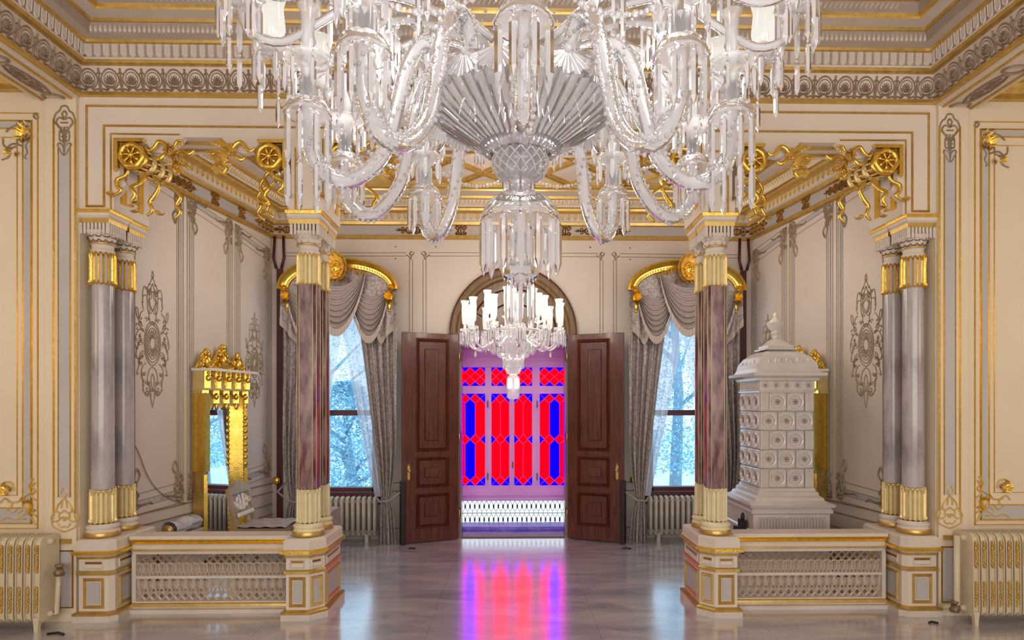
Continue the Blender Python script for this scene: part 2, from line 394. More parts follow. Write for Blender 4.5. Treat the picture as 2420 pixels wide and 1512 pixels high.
# ---- painted and gilt panels of the hall wall
def rect(px0, px1, y0, y1): return q([(px0, y0), (px1, y0), (px1, y1), (px0, y1)])
for P, P2 in ((PL, P2L), (PR, P2R)):
    A = lambda px, py: P2L.ab(px, py)
    # pilaster panel
    a0, z0 = A(140, 340); a1, z1 = A(165, 1175)
    b = MB(); b.prism([(a0, z0), (a1, z0), (a1, z1), (a0, z1)], P2.pt, 0, .004); b.build('grey_inset', 'grey_panel', wf)
    b = MB()
    for px, w in ((127, .007), (178, .0075)): b.stroke(P2, [A(px, 283), A(px, 1215)], w, .012)
    for px in (138, 167): b.stroke(P2, [A(px, 345), A(px, 1175)], .0035, .008)
    b.build('gilt_line', 'gold', wf)
    cx = 152.5
    def m2(pts): return [[A(*p) for p in pts], [A(2*cx-x, y) for x, y in pts]]
    b = MB()
    for c in ([(127, 283), (133, 268), (141, 262), (146, 252), (152, 250)], [(140, 300), (133, 288), (141, 278), (152, 283)], [(152, 262), (147, 270), (152, 280)],
              [(131, 290), (139, 300), (147, 308), (152, 306)], [(146, 300), (143, 310), (152, 318)], [(141, 310), (141, 330), (147, 333), (152, 340)],
              [(136, 345), (140, 338), (150, 346), (152, 366)], [(152, 300), (152, 350)], [(149, 306), (150, 335)], [(146, 322), (152, 328)], [(144, 290), (152, 290)], [(140, 350), (146, 362), (152, 368)]):
        for d in m2(c): b.stroke(P2, smoothpts(d), .0065, .01)
    b.build('pilaster_ornament', 'stencil', wf)
    b = MB()
    for c in ([(152, 1152), (146, 1165), (148, 1172), (152, 1178)], [(152, 1178), (140, 1190), (134, 1205), (142, 1212), (152, 1206)], [(134, 1205), (126, 1215), (122, 1228), (134, 1232), (146, 1224), (152, 1230)],
              [(128, 1215), (124, 1240), (136, 1250), (152, 1256)], [(142, 1212), (140, 1222), (152, 1222)], [(138, 1236), (144, 1245), (152, 1244)], [(148, 1180), (146, 1200)]):
        for d in m2(c): b.stroke(P2, smoothpts(d), .0065, .012)
    b.build('pilaster_ornament', 'gold_pale', wf)
    # large wall panel
    xl = -5.4
    def fr4(px, yt, yb): (a, zt), (_, zb) = PL.ab(px, yt), PL.ab(px, yb); return [(xl-(a+3.5), zt), (a, zt), (a, zb), (xl-(a+3.5), zb)]
    o_ = fr4(90, 268, 1248); i_ = fr4(75, 286, 1236); k_ = fr4(55, 304, 1200); l_ = fr4(41, 325, 1170)
    b = MB(); b.prism([i_[1], (k_[1][0], k_[1][1]), (k_[1][0], k_[2][1]), i_[2]], P.pt, 0, .004)
    b.prism([i_[0], i_[1], k_[1], k_[0]], P.pt, 0, .004); b.prism([i_[3], i_[2], k_[2], k_[3]], P.pt, 0, .004); b.build('grey_inset', 'grey_panel', wf)
    b = MB()
    b.stroke(P, o_, .0045, .01, True); b.stroke(P, i_, .0075, .014, True); b.stroke(P, k_, .0065, .012, True); b.stroke(P, l_, .0035, .007, True)
    b.build('gilt_line', 'gold', wf)
    b = MB(); b2 = MB(); bb = MB()
    for c in ([(90, 275), (84, 268), (80, 275), (86, 281), (92, 276)], [(75, 290), (60, 286), (40, 292)], [(74, 330), (62, 345), (66, 360), (60, 372), (64, 376)], [(55, 335), (42, 330), (40, 345), (24, 352), (22, 370), (5, 378)],
              [(30, 352), (10, 345), (8, 328)], [(70, 300), (50, 295), (30, 300), (15, 312)], [(52, 345), (30, 340), (14, 355)]):
        b.stroke(P, smoothpts([PL.ab(*p) for p in c]), .007, .012)
    for c in ([(80, 1130), (70, 1150), (76, 1165)], [(75, 1165), (60, 1175), (66, 1195), (82, 1205)], [(88, 1220), (70, 1210), (55, 1218), (40, 1228), (20, 1222), (5, 1230)], [(35, 1158), (30, 1142), (15, 1138), (4, 1148), (12, 1165)],
              [(55, 1172), (42, 1186), (20, 1185)], [(20, 1205), (30, 1190), (12, 1178), (2, 1188)], [(62, 1200), (78, 1225), (85, 1240)], [(84, 1140), (78, 1150), (84, 1160), (76, 1172), (86, 1182)], [(70, 1215), (58, 1205), (46, 1212), (50, 1224), (62, 1226)], [(44, 1200), (34, 1210), (22, 1206)], [(86, 1205), (74, 1215), (80, 1232)]):
        bb.stroke(P, smoothpts([PL.ab(*p) for p in c]), .007, .014)
    b.build('corner_scroll', 'stencil', wf); bb.build('corner_scroll', 'gold_pale', wf)
    rnd = random.Random(4)
    for cxp, cyp, n, rr in ((58, 315, 16, .05), (30, 358, 6, .03), (14, 1158, 8, .035), (68, 1195, 7, .03)):
        ca, cb = PL.ab(cxp, cyp)
        for k in range(n):
            an = rnd.uniform(0, 2*PI); q1 = rnd.uniform(.1, 1)*rr; w = P.pt(ca+q1*math.cos(an), cb+q1*math.sin(an), .006)
            e1 = (P.ea*math.cos(an)+P.eb*math.sin(an)).normalized(); e3 = P.en; e2 = e3.cross(e1)
            M = Matrix((e1, e2, e3)).transposed().to_4x4(); M.translation = w
            b2.leaf(M, .045, .016, .9, .012)
    b2.build('gilt_leaves', 'gold', wf, kind='stuff')
    # low grey panel between pilaster and radiator
    a0, z0 = A(128, 1302); a1, z1 = A(172, 1435)
    MB().prism([(a0, z0), (a1, z0), (a1, z1), (a0, z1)], P2.pt, 0, .004).build('grey_inset', 'grey_panel', wf)
    MB().stroke(P2, [(a0, z0), (a1, z0), (a1, z1), (a0, z1)], .006, .01, True).build('gilt_line', 'gold_dark', wf)
    a0, z0 = A(118, 1273); a1, z1 = A(170, 1284)
    MB().prism([(a0, z0), (a1, z0), (a1, z1), (a0, z1)], P2.pt, 0, .015).build('gilt_block', 'gold_soft', wf)
# ---- hall cornice
hp = [(-FX, -7.0), (-FX, F), (FX, F), (FX, -7.0)]
def cornice(name, path, prof, mats):
    root = struct(name); i = 0
    while i < len(mats):
        j = i
        while j+1 < len(mats) and mats[j+1] == mats[i]: j += 1
        nm = {'gold_soft': 'gilt_moulding', 'plaster': 'frieze_band', 'cove_grey': 'cove', 'recess_brown': 'recess_band'}[mats[i]]
        MB().sweep(path, prof[i:j+2]).build(nm, mats[i], root); i = j+1
    return root
g, p_, c_ = 'gold_soft', 'plaster', 'cove_grey'
prof = [(-.02, 3.84), (0, 3.86), (.03, 3.865), (.03, 3.89), (.01, 3.895), (.05, 4.066), (.09, 4.07), (.1, 4.09), (.105, 4.10), (.11, 4.19), (.115, 4.192), (.135, 4.195), (.14, 4.212), (.20, 4.212), (.215, 4.212), (.22, 4.285), (.23, 4.287), (.24, 4.305), (.34, 4.305), (.345, 4.32), (.36, 4.335), (.365, 4.41), (.38, 4.415), (.4, 4.42), (.6, 4.43)]
rb_ = 'recess_brown'
mt = [p_, g, g, g, p_, g, g, p_, rb_, p_, g, g, c_, c_, rb_, g, g, p_, g, g, rb_, g, g, c_]
ct = cornice('trim_1', hp, prof, mt)
ceil = struct('ceiling')
MB().box(-FX+.5, FX-.5, -7.2, F-.5, 4.43, 4.5).build('coffer_panel', 'cove_grey', ceil)
for s in sides:
    b = MB(); b.box(min(s*3.52, s*FX), max(s*3.52, s*FX), -7.2, F, 3.84, 4.6); b.build('ceiling_beam', 'cream', ceil)
    b = MB()
    for x in (3.24, 3.47): b.box(s*x-.008, s*x+.008, -7, F, 3.828, 3.845)
    b.build('beam_line', 'gold_soft', ceil)
    b = MB(); b.box(min(s*7.3, s*3.5), max(s*7.3, s*3.5), -7.2, F, 4.0, 4.6); b.build('aisle_ceiling', 'cream', ceil)
    b = MB(); b.sweep([(s*3.52, F), (s*7.2, F)] if s > 0 else [(-7.2, F), (-3.52, F)], [(0, 3.89), (.03, 3.9), (.03, 3.925), (.05, 3.93), (.1, 3.985), (.12, 4.0)]); b.build('aisle_moulding', 'gold_soft', ceil)
    # rosette on the beam's end and a scroll at the aisle corner
    f = lambda a, b_, n, s=s: (s*3.36+a, 4.45+b_, 3.838-n)
    b = MB(); b.stroke(f, ell(0, 0, .05, .2), .01, .012, True)
    for k in range(8): b.stroke(f, [(0, 0), (.035*math.cos(k*PI/4), .15*math.sin(k*PI/4))], .008, .012)
    b.stroke(f, ell(0, .26, .07, .05), .01, .012, True); b.stroke(f, ell(0, -.26, .07, .05), .01, .012, True); b.build('beam_rosette', 'ornament_brown', ceil)
    f = lambda a, b_, n, s=s: (s*(3.72+a), 4.45+b_, 3.998-n)
    b = MB()
    for sp in (spiral(.1, 0, .12, .02, 0, 1.5), spiral(.35, .1, .1, .02, 2, -1.4), spiral(.3, -.2, .09, .02, 1, 1.3), ell(.2, 0, .3, .3)): b.stroke(f, sp, .012, .014)
    b.build('aisle_scroll', 'ornament_brown', ceil)
MB().box(-7.3, 7.3, -7.3, 5.3, 4.5, 4.6).build('roof_slab', 'cove_grey', ceil)
# repeated ornaments along a path: mesh made in a local frame (x along, z up, -y out)
def along(root, proto, path, spacing, off, z, y_lim=None):
    first = True; n = len(path); cnt = 0
    for i in range(n-1):
        a = Vector(path[i]); d = Vector(path[i+1])-a; L_ = d.length; d.normalize(); nn = Vector((d.y, -d.x))
        e0 = off if i > 0 else 0; e1 = off if i < n-2 else 0
        LL = L_-e0-e1; k = max(1, round(LL/spacing)); ang = math.atan2(d.y, d.x)
        for j in range(k):
            p = a+d*(e0+LL*(j+.5)/k)+nn*off
            if y_lim is not None and p.y < y_lim: continue
            cnt += 1
            if first:
                proto.location = Vector((p.x, p.y, z)); proto.rotation_euler = (0, 0, ang); first = False
            else: inst(proto, root, (p.x, p.y, z), ang)
    return cnt
# palmette: an arch of scrolls round a fan of leaflets
tl = math.atan2(.04, .171)
def tilt(a, b, n): return (a, -(n*math.cos(tl))-b*math.sin(tl), b*math.cos(tl)-n*math.sin(tl))
b = MB()
b.stroke(tilt, smoothpts([(-.026, .02), (-.062, .07), (-.058, .11), (-.03, .145), (0, .155), (.03, .145), (.058, .11), (.062, .07), (.026, .02)], 3), .0075, .009)
b.stroke(tilt, ell(0, .085, .045, .05, 14), .005, .006, True)
for k in range(-3, 4):
    an = k*.42; b.stroke(tilt, [(0, .05), (.022*math.sin(an), .05+.03*math.cos(an)), (.040*math.sin(an), .062+.052*math.cos(an))], lambda t: .0095*math.sin(PI*min(1, .2+.75*t)), .012)
for s in sides:
    b.stroke(tilt, [(s*.078, 0), (s*.07, .05), (s*.078, .09), (s*.076, .16)], .008, .009)
    b.stroke(tilt, smoothpts([(s*.01, .03), (s*.03, .012), (s*.06, .02), (s*.075, .005)], 3), .008, .009)
    b.stroke(tilt, [(s*.06, .12), (s*.078, .14)], .006, .008)
b.stroke(tilt, [(-.03, .038), (0, .03), (.03, .038)], .009, .011)
pm = b.build('palmette', 'ornament_brown', ct); along(ct, pm, hp, .156, .008, 3.896, 2.6)
# tongues of the fluted band
tl2 = math.atan2(.005, .09)
def tilt2(a, b, n): return (a, -(n*math.cos(tl2))-b*math.sin(tl2), b*math.cos(tl2)-n*math.sin(tl2))
b = MB()
b.stroke(tilt2, [(-.019, .094), (-.019, .02), (-.011, .008), (0, .004), (.011, .008), (.019, .02), (.019, .094)], .0055, .009)
b.prism([(-.019, .094), (-.019, .02), (-.011, .008), (0, .004), (.011, .008), (.019, .02), (.019, .094)], tilt2, 0, .004)
b.stroke(tilt2, [(0, .085), (0, .03)], lambda t: .004+.003*math.sin(t*9), .007)
tg = b.build('tongue', 'plaster', ct); along(ct, tg, hp, .0625, .106, 4.098, 2.9)
b = MB()
for i in range(len(hp)-1):
    a = Vector(hp[i]); d = Vector(hp[i+1])-a; L_ = d.length; d.normalize(); nn = Vector((d.y, -d.x)); k = int(L_/.034)
    for j in range(k):
        p = a+d*((j+.5)*L_/k)+nn*.217
        if p.y < 2.9 or abs(p.x) > FX-.22: continue
        e = d*.011
        b.add([(p.x-e.x, p.y-e.y, 4.228), (p.x+e.x, p.y+e.y, 4.228), (p.x+nn.x*.014, p.y+nn.y*.014, 4.24), (p.x, p.y, 4.215), (p.x, p.y, 4.283)], [(0, 2, 3), (1, 3, 2), (0, 4, 2), (1, 2, 4)])
b.build('leaf_band', 'plaster', ct, kind='stuff')
b = MB(); rnd = random.Random(2)
for j in range(150):
    x = -2.7+5.4*(j+.5)/150; f = lambda a, b_, n, x=x: (x+a, F-.363-n, 4.345+b_)
    b.stroke(f, [(-.012, .006), (.0, .03), (.014, .05)], .005, .006)
b.build('leaf_band', 'plaster', ct, kind='stuff')

# ---- bay: alcove side walls, back wall
bp = [(-FX, FY), (-CX, BY), (CX, BY), (FX, FY)]
dl = Vector((FX-CX, BY-FY, 0)).normalized()
WLp = Plane((-CX, BY, 0), (-dl.x, -dl.y, 0), (dl.y, -dl.x, 0))      # a runs from the back corner to the front
WRp = Plane((CX, BY, 0), (dl.x, -dl.y, 0), (-dl.y, -dl.x, 0))
LEN = math.hypot(FX-CX, BY-FY)
def wab(px, py): return WLp.ab(px, py)
roots = {}
for s, P, nm in ((-1, WLp, 'wall_left'), (1, WRp, 'wall_right')):
    root = struct(nm); roots[s] = root
    b = MB(); b.prism([(0, 0), (LEN, 0), (LEN, 4.1), (0, 4.1)], P.pt, -.25, 0); b.build('wall_face', 'alcove_paint', root)
    def frame(pts, w=.003, h=.007, closed=False, m='stencil', n='panel_line', root=root, P=P):
        MB().stroke(P, [wab(*p) for p in pts], w, h, closed).build(n, m, root)
    def inset(pts, root=root, P=P):
        MB().prism([wab(*p) for p in pts], P.pt, 0, .003).build('grey_band', 'grey_panel', root)
    # middle panel, back panel, front panel
    for (x0, yt0, x1, yt1, yb0, yb1, d) in ((442, 449, 548, 519, 1183, 1152, 1.0), (555, 528, 637, 588, 1153, 1124, .8), (300, 350, 432, 436, 1222, 1186, 1.2)):
        def P4(i, j):  # frame shrunk by i px at the sides, j px at top and bottom
            t = lambda x: yt0+(yt1-yt0)*(x-x0)/(x1-x0); u = lambda x: yb0+(yb1-yb0)*(x-x0)/(x1-x0)
            a, c = x0+i, x1-i*.8; return [(a, t(a)+j), (c, t(c)+j), (c, u(c)-j), (a, u(a)-j)]
        frame(P4(0, 0), .003, .006, True); frame(P4(5*d, 14*d), .003, .006, True); frame(P4(11*d, 26*d), .003, .006, True); frame(P4(15*d, 40*d), .003, .005, True)
        o, i = P4(5*d, 14*d), P4(11*d, 26*d)
        for k in range(4): inset([o[k], o[(k+1) % 4], i[(k+1) % 4], i[k]])
        # corner cartouches
        for (k, sx, sy) in ((0, 1, 1), (1, -1, 1), (2, -1, -1), (3, 1, -1)):
            if k == 0 and x0 == 300: continue
            cx, cy = P4(9*d, 20*d)[k]; ca, cb = wab(cx, cy); g_ = .085; sa = -sx; sb = -sy
            b = MB()
            for c in ([(-.05, .06), (.02, .07), (.06, .02), (.1, .02)], [(-.06, .02), (-.04, -.06), (.02, -.1), (.0, -.2)], [(0, 0), (.05, -.02), (.06, -.1), (.02, -.14)], [(.02, -.14), (.03, -.24), (.06, -.3), (.09, -.24), (.06, -.19)],
                      [(.05, .0), (.12, .01), (.2, 0), (.24, .02)], [(-.04, .04), (.03, .03), (.03, -.04), (-.03, -.07)], [(.0, -.1), (.05, -.15), (.04, -.2)], [(-.05, -.02), (.02, -.05), (.01, -.12)]):
                b.stroke(P, smoothpts([(ca+sa*x, cb+sb*-y if False else cb+(y if sy > 0 else -y)) for x, y in c], 3), .011, .012)
            rq = random.Random(k*7+int(x0))
            for j in range(20):
                xx, yy = rq.uniform(-.05, .07), rq.uniform(-.17, .05)
                if xx > .03 and yy < -.08: continue
                r_ = rq.uniform(.014, .028); b.stroke(P, [(ca+sa*(xx+u), cb+(1 if sy > 0 else -1)*(yy+v)) for u, v in spiral(0, 0, r_, r_*.2, rq.uniform(0, 6), rq.choice((-1.1, 1.1)), 9)], .005, .009)
            b.build('corner_cartouche', 'stencil', root)
    # painted medallions
    for (cx, cy, hw, hh) in ((360, 802, 40, 162), (601, 850, 21, 112)):
        ca, cb = wab(cx, cy); wa = abs(wab(cx-hw, cy)[0]-wab(cx+hw, cy)[0])/2; hb = abs(wab(cx, cy-hh)[1]-wab(cx, cy+hh)[1])/2
        b = MB(); k_ = .004
        def mm(c, w=k_):
            for sg in (-1, 1): b.stroke(P, smoothpts([(ca+sg*wa*x, cb+hb*y) for x, y in c], 4), w, .006)
        mm([(0, 1), (.06, .93), (0, .88)]); mm([(0, .92), (.12, .83), (.3, .73), (.32, .62), (.5, .62), (.6, .5), (.52, .42)]); mm([(.3, .73), (.5, .74), (.58, .62), (.55, .5)])
        mm([(0, .82), (.1, .72), (.05, .62), (.18, .55), (.06, .45), (0, .4)]); mm([(0, .7), (.16, .64), (.22, .5), (.1, .42)]); mm([(.32, .62), (.3, .45), (.2, .33), (.35, .25)])
        mm([(.62, .2), (.9, .3), (.95, .42), (.84, .4), (.8, .28)]); mm([(.52, .4), (.7, .34), (.78, .2), (.6, .12)]); mm([(.5, .1), (.75, .12), (.95, .02), (1.0, -.1), (.86, -.14), (.78, -.04)])
        mm([(.6, -.02), (.8, -.1), (.95, -.25), (.8, -.3), (.68, -.2)]); mm([(.5, -.25), (.72, -.3), (.82, -.42), (.9, -.52), (.78, -.5)]); mm([(.4, -.35), (.6, -.42), (.64, -.56), (.5, -.62), (.58, -.75)])
        mm([(0, -.4), (.2, -.45), (.3, -.6), (.15, -.7), (.1, -.85), (0, -1)]); mm([(.58, -.56), (.55, -.72), (.35, -.82), (.2, -.76)]); mm([(0, -.5), (.1, -.58), (.05, -.7), (0, -.76)]); mm([(.2, .3), (.1, .22), (0, .26)])
        for rr in (1, .86, .7): b.stroke(P, ell(ca, cb-.06*hb, wa*.48*rr, hb*.32*rr, 28), k_, .006, True)
        for k in range(16):
            an = k*PI/8; b.stroke(P, [(ca+wa*.12*math.cos(an), cb-.06*hb+hb*.08*math.sin(an)), (ca+wa*.3*math.cos(an+.2), cb-.06*hb+hb*.2*math.sin(an+.2))], lambda t: k_*1.5*math.sin(PI*(.15+.7*t)), .006)
        rm = random.Random(int(cx)); prof_ = lambda v: .1+.75*max(0, 1-abs(v)**1.5)**.8*(.75 if v > .3 else 1)
        for k in range(46):
            v = rm.uniform(-.85, .85); wmx = prof_(v); u = rm.uniform(.1, wmx)
            if abs(v+.06) < .34 and u < .52: u = rm.uniform(.55, .95)
            r_ = rm.uniform(.06, .11); t0 = rm.uniform(0, 6.28); d_ = rm.choice((-1, 1))
            for sg in (-1, 1): b.stroke(P, [(ca+sg*wa*(u+x), cb+hb*(v+y*wa/hb)) for x, y in spiral(0, 0, r_, r_*.2, t0, d_*.9, 8)], .0028, .005)
        for rr in (.55, .38): b.stroke(P, ell(ca, cb-.06*hb, wa*.48*rr, hb*.32*rr, 24), .0025, .004, True)
        b.build('painted_medallion', 'stencil', root)
    # dado mouldings
    for z, w in ((.66, .006), (.56, .006), (.42, .005), (.3, .005), (.12, .012)):
        MB().stroke(P, [(0, z), (LEN, z)], w, .012).build('dado_line', 'ornament_brown', root)
    MB().prism([(0, 0), (LEN, 0), (LEN, .11), (0, .11)], P.pt, 0, .02).build('plinth_board', 'plaster', root)
# ---- back wall
wbk = struct('wall_back')
WX, WH, WZ0, WZ1 = 2.075, .46, .55, 2.9
b = MB(); Y0, Y1 = BY, BY+.2
b.box(-3.3, -WX-WH, Y0, Y1, 0, 4.1).box(-WX+WH, -.64, Y0, Y1, 0, 4.1).box(.64, WX-WH, Y0, Y1, 0, 4.1).box(WX+WH, 3.3, Y0, Y1, 0, 4.1)
b.box(-.64, .64, Y0, Y1, 2.42, 4.1)
for s in sides: b.box(s*WX-WH, s*WX+WH, Y0, Y1, 0, WZ0).box(s*WX-WH, s*WX+WH, Y0, Y1, WZ1, 4.1)
b.build('wall_face', 'alcove_paint', wbk)
PB = front(BY)
def wq(pts): return [PB.ab(*p) for p in pts]
for s in sides:
    f = lambda pts: [(-s*a, z) for a, z in wq(pts)]
    for pts in ([(668, 597), (960, 597)], [(668, 605), (958, 605)], [(968, 612), (968, 1120)], [(975, 612), (975, 1120)], [(1000, 612), (1000, 785)], [(1007, 612), (1007, 785)], [(1012, 597), (1213, 597)], [(1012, 605), (1213, 605)]):
        MB().stroke(PB, f(pts), .0035, .006).build('panel_line', 'stencil', wbk)
    for cx, m_ in ((970, 1), (1005, -1)):
        b = MB()
        for c in ([(0, 12), (-4*m_, 6), (-11*m_, 2)], [(0, 14), (3*m_, 6), (6*m_, 0)], [(-3*m_, 2), (0, -4), (5*m_, -6)], [(0, 6), (0, -6)], [(2*m_, 4), (8*m_, 0), (8*m_, -5)]):
            b.stroke(PB, smoothpts(f([(cx+x, 600+y) for x, y in c]), 3), .006, .008)
        b.build('corner_ornament', 'stencil', wbk)
    for z in (.66, .56, .12): MB().stroke(PB, [(s*.66, z), (s*(WX-WH-.05), z)], .005, .01).build('dado_line', 'ornament_brown', wbk)
    for px, py in ((935, 583), (935, 611), (1030, 583)):
        (a, z), = f([(px, py)]); MB().prism(ell(a, z, .008, .008, 8), PB.pt, 0, .004).build('screw_cap', 'iron', wbk)
# ---- arch over the door
ar = struct('trim_2'); zc = 2.42
def ring(r0, prof, m, nm, ky=1.05):
    b = MB(); K = 40
    v = [((r0+o)*math.cos(PI*i/K), BY-n, zc+(r0+o)*ky*math.sin(PI*i/K)) for i in range(K+1) for o, n in prof]
    k = len(prof); b.add(v, [(i*k+j, i*k+j+1, (i+1)*k+j+1, (i+1)*k+j) for i in range(K) for j in range(k-1)], False); return b.build(nm, m, ar)
b = MB(); b.prism([(.66*math.cos(PI*i/30), zc+.69*math.sin(PI*i/30)) for i in range(31)], PB.pt, 0, .012); b.build('tympanum', 'wood_arch', ar)
ring(.61, [(0, .012), (.0, .03), (.02, .045), (.05, .045), (.07, .035), (.11, .05), (.13, .06), (.14, .05), (.15, 0)], 'wood_arch', 'archivolt')
ring(.745, [(0, .05), (.005, .062), (.012, .062), (.018, 0)], 'wood_red', 'archivolt_edge')
ring(.67, [(0, .045), (.005, .056), (.01, .045)], 'gold_soft', 'archivolt_line')
ring(.50, [(0, .012), (.01, .03), (.02, .012)], 'wood_red', 'tympanum_moulding')
ring(.34, [(0, .012), (.01, .03), (.02, .012)], 'wood_red', 'tympanum_moulding')
b = MB()
for an in (.5, PI/2, PI-.5): b.stroke(PB, [(.2*math.cos(an), zc+.2*math.sin(an)), (.5*math.cos(an), zc+.52*math.sin(an))], .012, .03)
b.build('tympanum_rib', 'wood_red', ar)
MB().box(-.7, .7, BY-.05, BY+.2, zc-.06, zc+.005).build('door_head', 'wood_red', ar)
for s in sides: b = MB(); b.box(min(s*.64, s*.615), max(s*.64, s*.615), BY-.01, BY+.2, 0, zc); b.build('door_jamb', 'wood_red', ar)
# ---- bay cornice and ceiling
pb = [(-.02, 3.53), (0, 3.54), (.03, 3.55), (.03, 3.585), (.01, 3.59), (.015, 3.70), (.06, 3.705), (.07, 3.735), (.095, 3.74), (.10, 3.825), (.2, 3.83), (.21, 3.855), (.24, 3.86), (.27, 3.935), (.3, 3.94), (.31, 3.965), (.45, 3.975), (.46, 3.99), (.49, 4.0), (.6, 4.005)]
mb = [p_, g, g, g, c_, g, g, p_, p_, g, g, g, p_, g, g, c_, g, g, c_]
bc = cornice('trim_3', bp, pb, mb)
tl3 = math.atan2(.005, .085)
def tilt3(a, b, n): return (a, -(n*math.cos(tl3))-b*math.sin(tl3), b*math.cos(tl3)-n*math.sin(tl3))
b = MB()
b.stroke(tilt3, [(-.026, .09), (-.022, .04), (0, .012), (.022, .04), (.026, .09)], .006, .01)
b.stroke(tilt3, [(0, .085), (0, .03)], lambda t: .011*math.sin(PI*(.25+.7*t)), .014)
eg = b.build('egg_moulding', 'gold_pale', bc); along(bc, eg, bp, .076, .092, 3.742)
b = MB()
for i in range(3):
    a = Vector(bp[i]); d = Vector(bp[i+1])-a; L_ = d.length; d.normalize(); nn = Vector((d.y, -d.x)); k = int(L_/.045); ang = math.atan2(d.y, d.x)
    for j in range(k):
        p = a+d*((j+.5)*L_/k)+nn*.243
        M = Matrix.Translation((p.x, p.y, 3.866)) @ Matrix.Rotation(ang, 4, 'Z')
        f = lambda a_, b_, n, M=M: tuple(M @ Vector((a_, -n-b_*.4, b_)))
        b.stroke(f, [(-.014, .004), (-.004, .04), (.008, .058), (.016, .03), (.008, .012)], .004, .006)
b.build('leaf_band', 'gold_pale', bc, kind='stuff')
# frieze cartouches
def cart(n=5):
    b = MB()
    for k in range(-n//2+1, n//2+1):
        b.stroke(locf, ell(k*.085, .055, .036, .038, 14), .008, .01, True); b.stroke(locf, [(k*.085, .03), (k*.085, .085)], .012, .012)
        b.stroke(locf, ell(k*.085+.042, .055, .014, .03, 8), .006, .008, True)
    for s in sides:
        e = s*(n/2*.085)
        for sp in (spiral(e+s*.03, .075, .03, .006, 0, s*1.2), spiral(e+s*.03, .035, .03, .006, 0, -s*1.2), [(e, .055), (e+s*.12, .055)], spiral(e+s*.08, .055, .02, .005, 0, 1.2)): b.stroke(locf, sp, .006, .01)
    return b
cm = cart().build('frieze_cartouche', 'gold_dark', bc)
cm.location = (-1.06, BY-.016, 3.592)
for x in (1.06, -2.5, 2.5): inst(cm, bc, (x, BY-.016, 3.592))
b = MB()
for sp in (ell(0, .055, .03, .045, 12), spiral(.04, .08, .03, .006, 0, 1.2), spiral(-.04, .08, .03, .006, PI, -1.2), spiral(.04, .03, .025, .006, 0, -1.2), spiral(-.04, .03, .025, .006, PI, 1.2), [(0, 0), (0, .11)]): b.stroke(locf, sp, .007, .01)
sm_ = b.build('frieze_boss', 'gold_dark', bc); sm_.location = (.62, BY-.016, 3.59)
inst(sm_, bc, (-.62, BY-.016, 3.59))
for s in sides:
    ang = math.atan2(BY-FY, (FX-CX)) if s < 0 else -math.atan2(BY-FY, FX-CX)
    for t, o in ((.25, cm), (.52, sm_), (.72, sm_), (.97, cm)):
        P = WLp if s < 0 else WRp; p = P.pt(LEN*(1-t), 3.592, .017); inst(o, bc, p, ang)
    for t0, t1 in ((.38, .5), (.54, .7), (.74, .86)):
        P = WLp if s < 0 else WRp
        MB().prism([(LEN*(1-t0), 3.6), (LEN*(1-t1), 3.6), (LEN*(1-t1), 3.69), (LEN*(1-t0), 3.69)], P.pt, .012, .018).build('grey_inset', 'grey_panel', bc)
for x0, x1 in ((-.5, .5), (.72, .82), (-.82, -.72), (1.32, 2.2), (-2.2, -1.32)): MB().box(x0, x1, BY-.018, BY-.012, 3.605, 3.69).build('grey_inset', 'grey_panel', bc)
MB().box(-3.4, 3.4, 5.08, 7.75, 4.0, 4.15).build('bay_ceiling', 'cove_grey', ceil)
def rib(x0, y0, x1, y1, w=.05, nm='ceiling_rib'):
    d = Vector((x1-x0, y1-y0)); L_ = d.length; an = math.atan2(d.y, d.x)
    M = Matrix.Translation((x0, y0, 4.0)) @ Matrix.Rotation(an, 4, 'Z')
    b = MB(); v = []
    for xx in (0, L_): v += [tuple(M @ Vector((xx, yy, zz))) for yy, zz in ((-w, 0), (-w*.8, -.03), (-w*.45, -.03), (-w*.35, -.015), (w*.35, -.015), (w*.45, -.03), (w*.8, -.03), (w, 0))]
    b.add(v, [(i, i+1, 8+i+1, 8+i) for i in range(7)]); return b.build(nm, 'gold_soft', ceil)
for y in (5.55, 6.93): rib(-2.5, y, 2.5, y)
for x in (-2.5, -1.25, 1.25, 2.5): rib(x, 5.55, x, 6.93)
for k in range(-2, 3):
    x = k*.62; rib(x-.62, 6.93, x+.62, 5.55, .04); rib(x-.62, 5.55, x+.62, 6.93, .04)
for s in sides:
    for x in (1.85,): rib(s*1.25, 5.55, s*2.5, 6.93, .04); rib(s*2.5, 5.55, s*1.25, 6.93, .04)
# ---- dark red corner straps
for s in sides:
    b = MB(); x = s*(CX-.1); b.box(x-.03, x+.03, BY-.05, BY-.005, .1, 3.18); b.build('corner_batten', 'maroon', wbk)
    b = MB(); b.tube([(x-.03, BY-.06, 3.18), (x-.06, BY-.06, 3.3), (x-.05, BY-.05, 3.56)], .016, 6); b.tube([(x+.03, BY-.06, 3.18), (x+.06, BY-.06, 3.3), (x+.05, BY-.05, 3.56)], .016, 6); b.build('batten_loop', 'maroon', wbk)
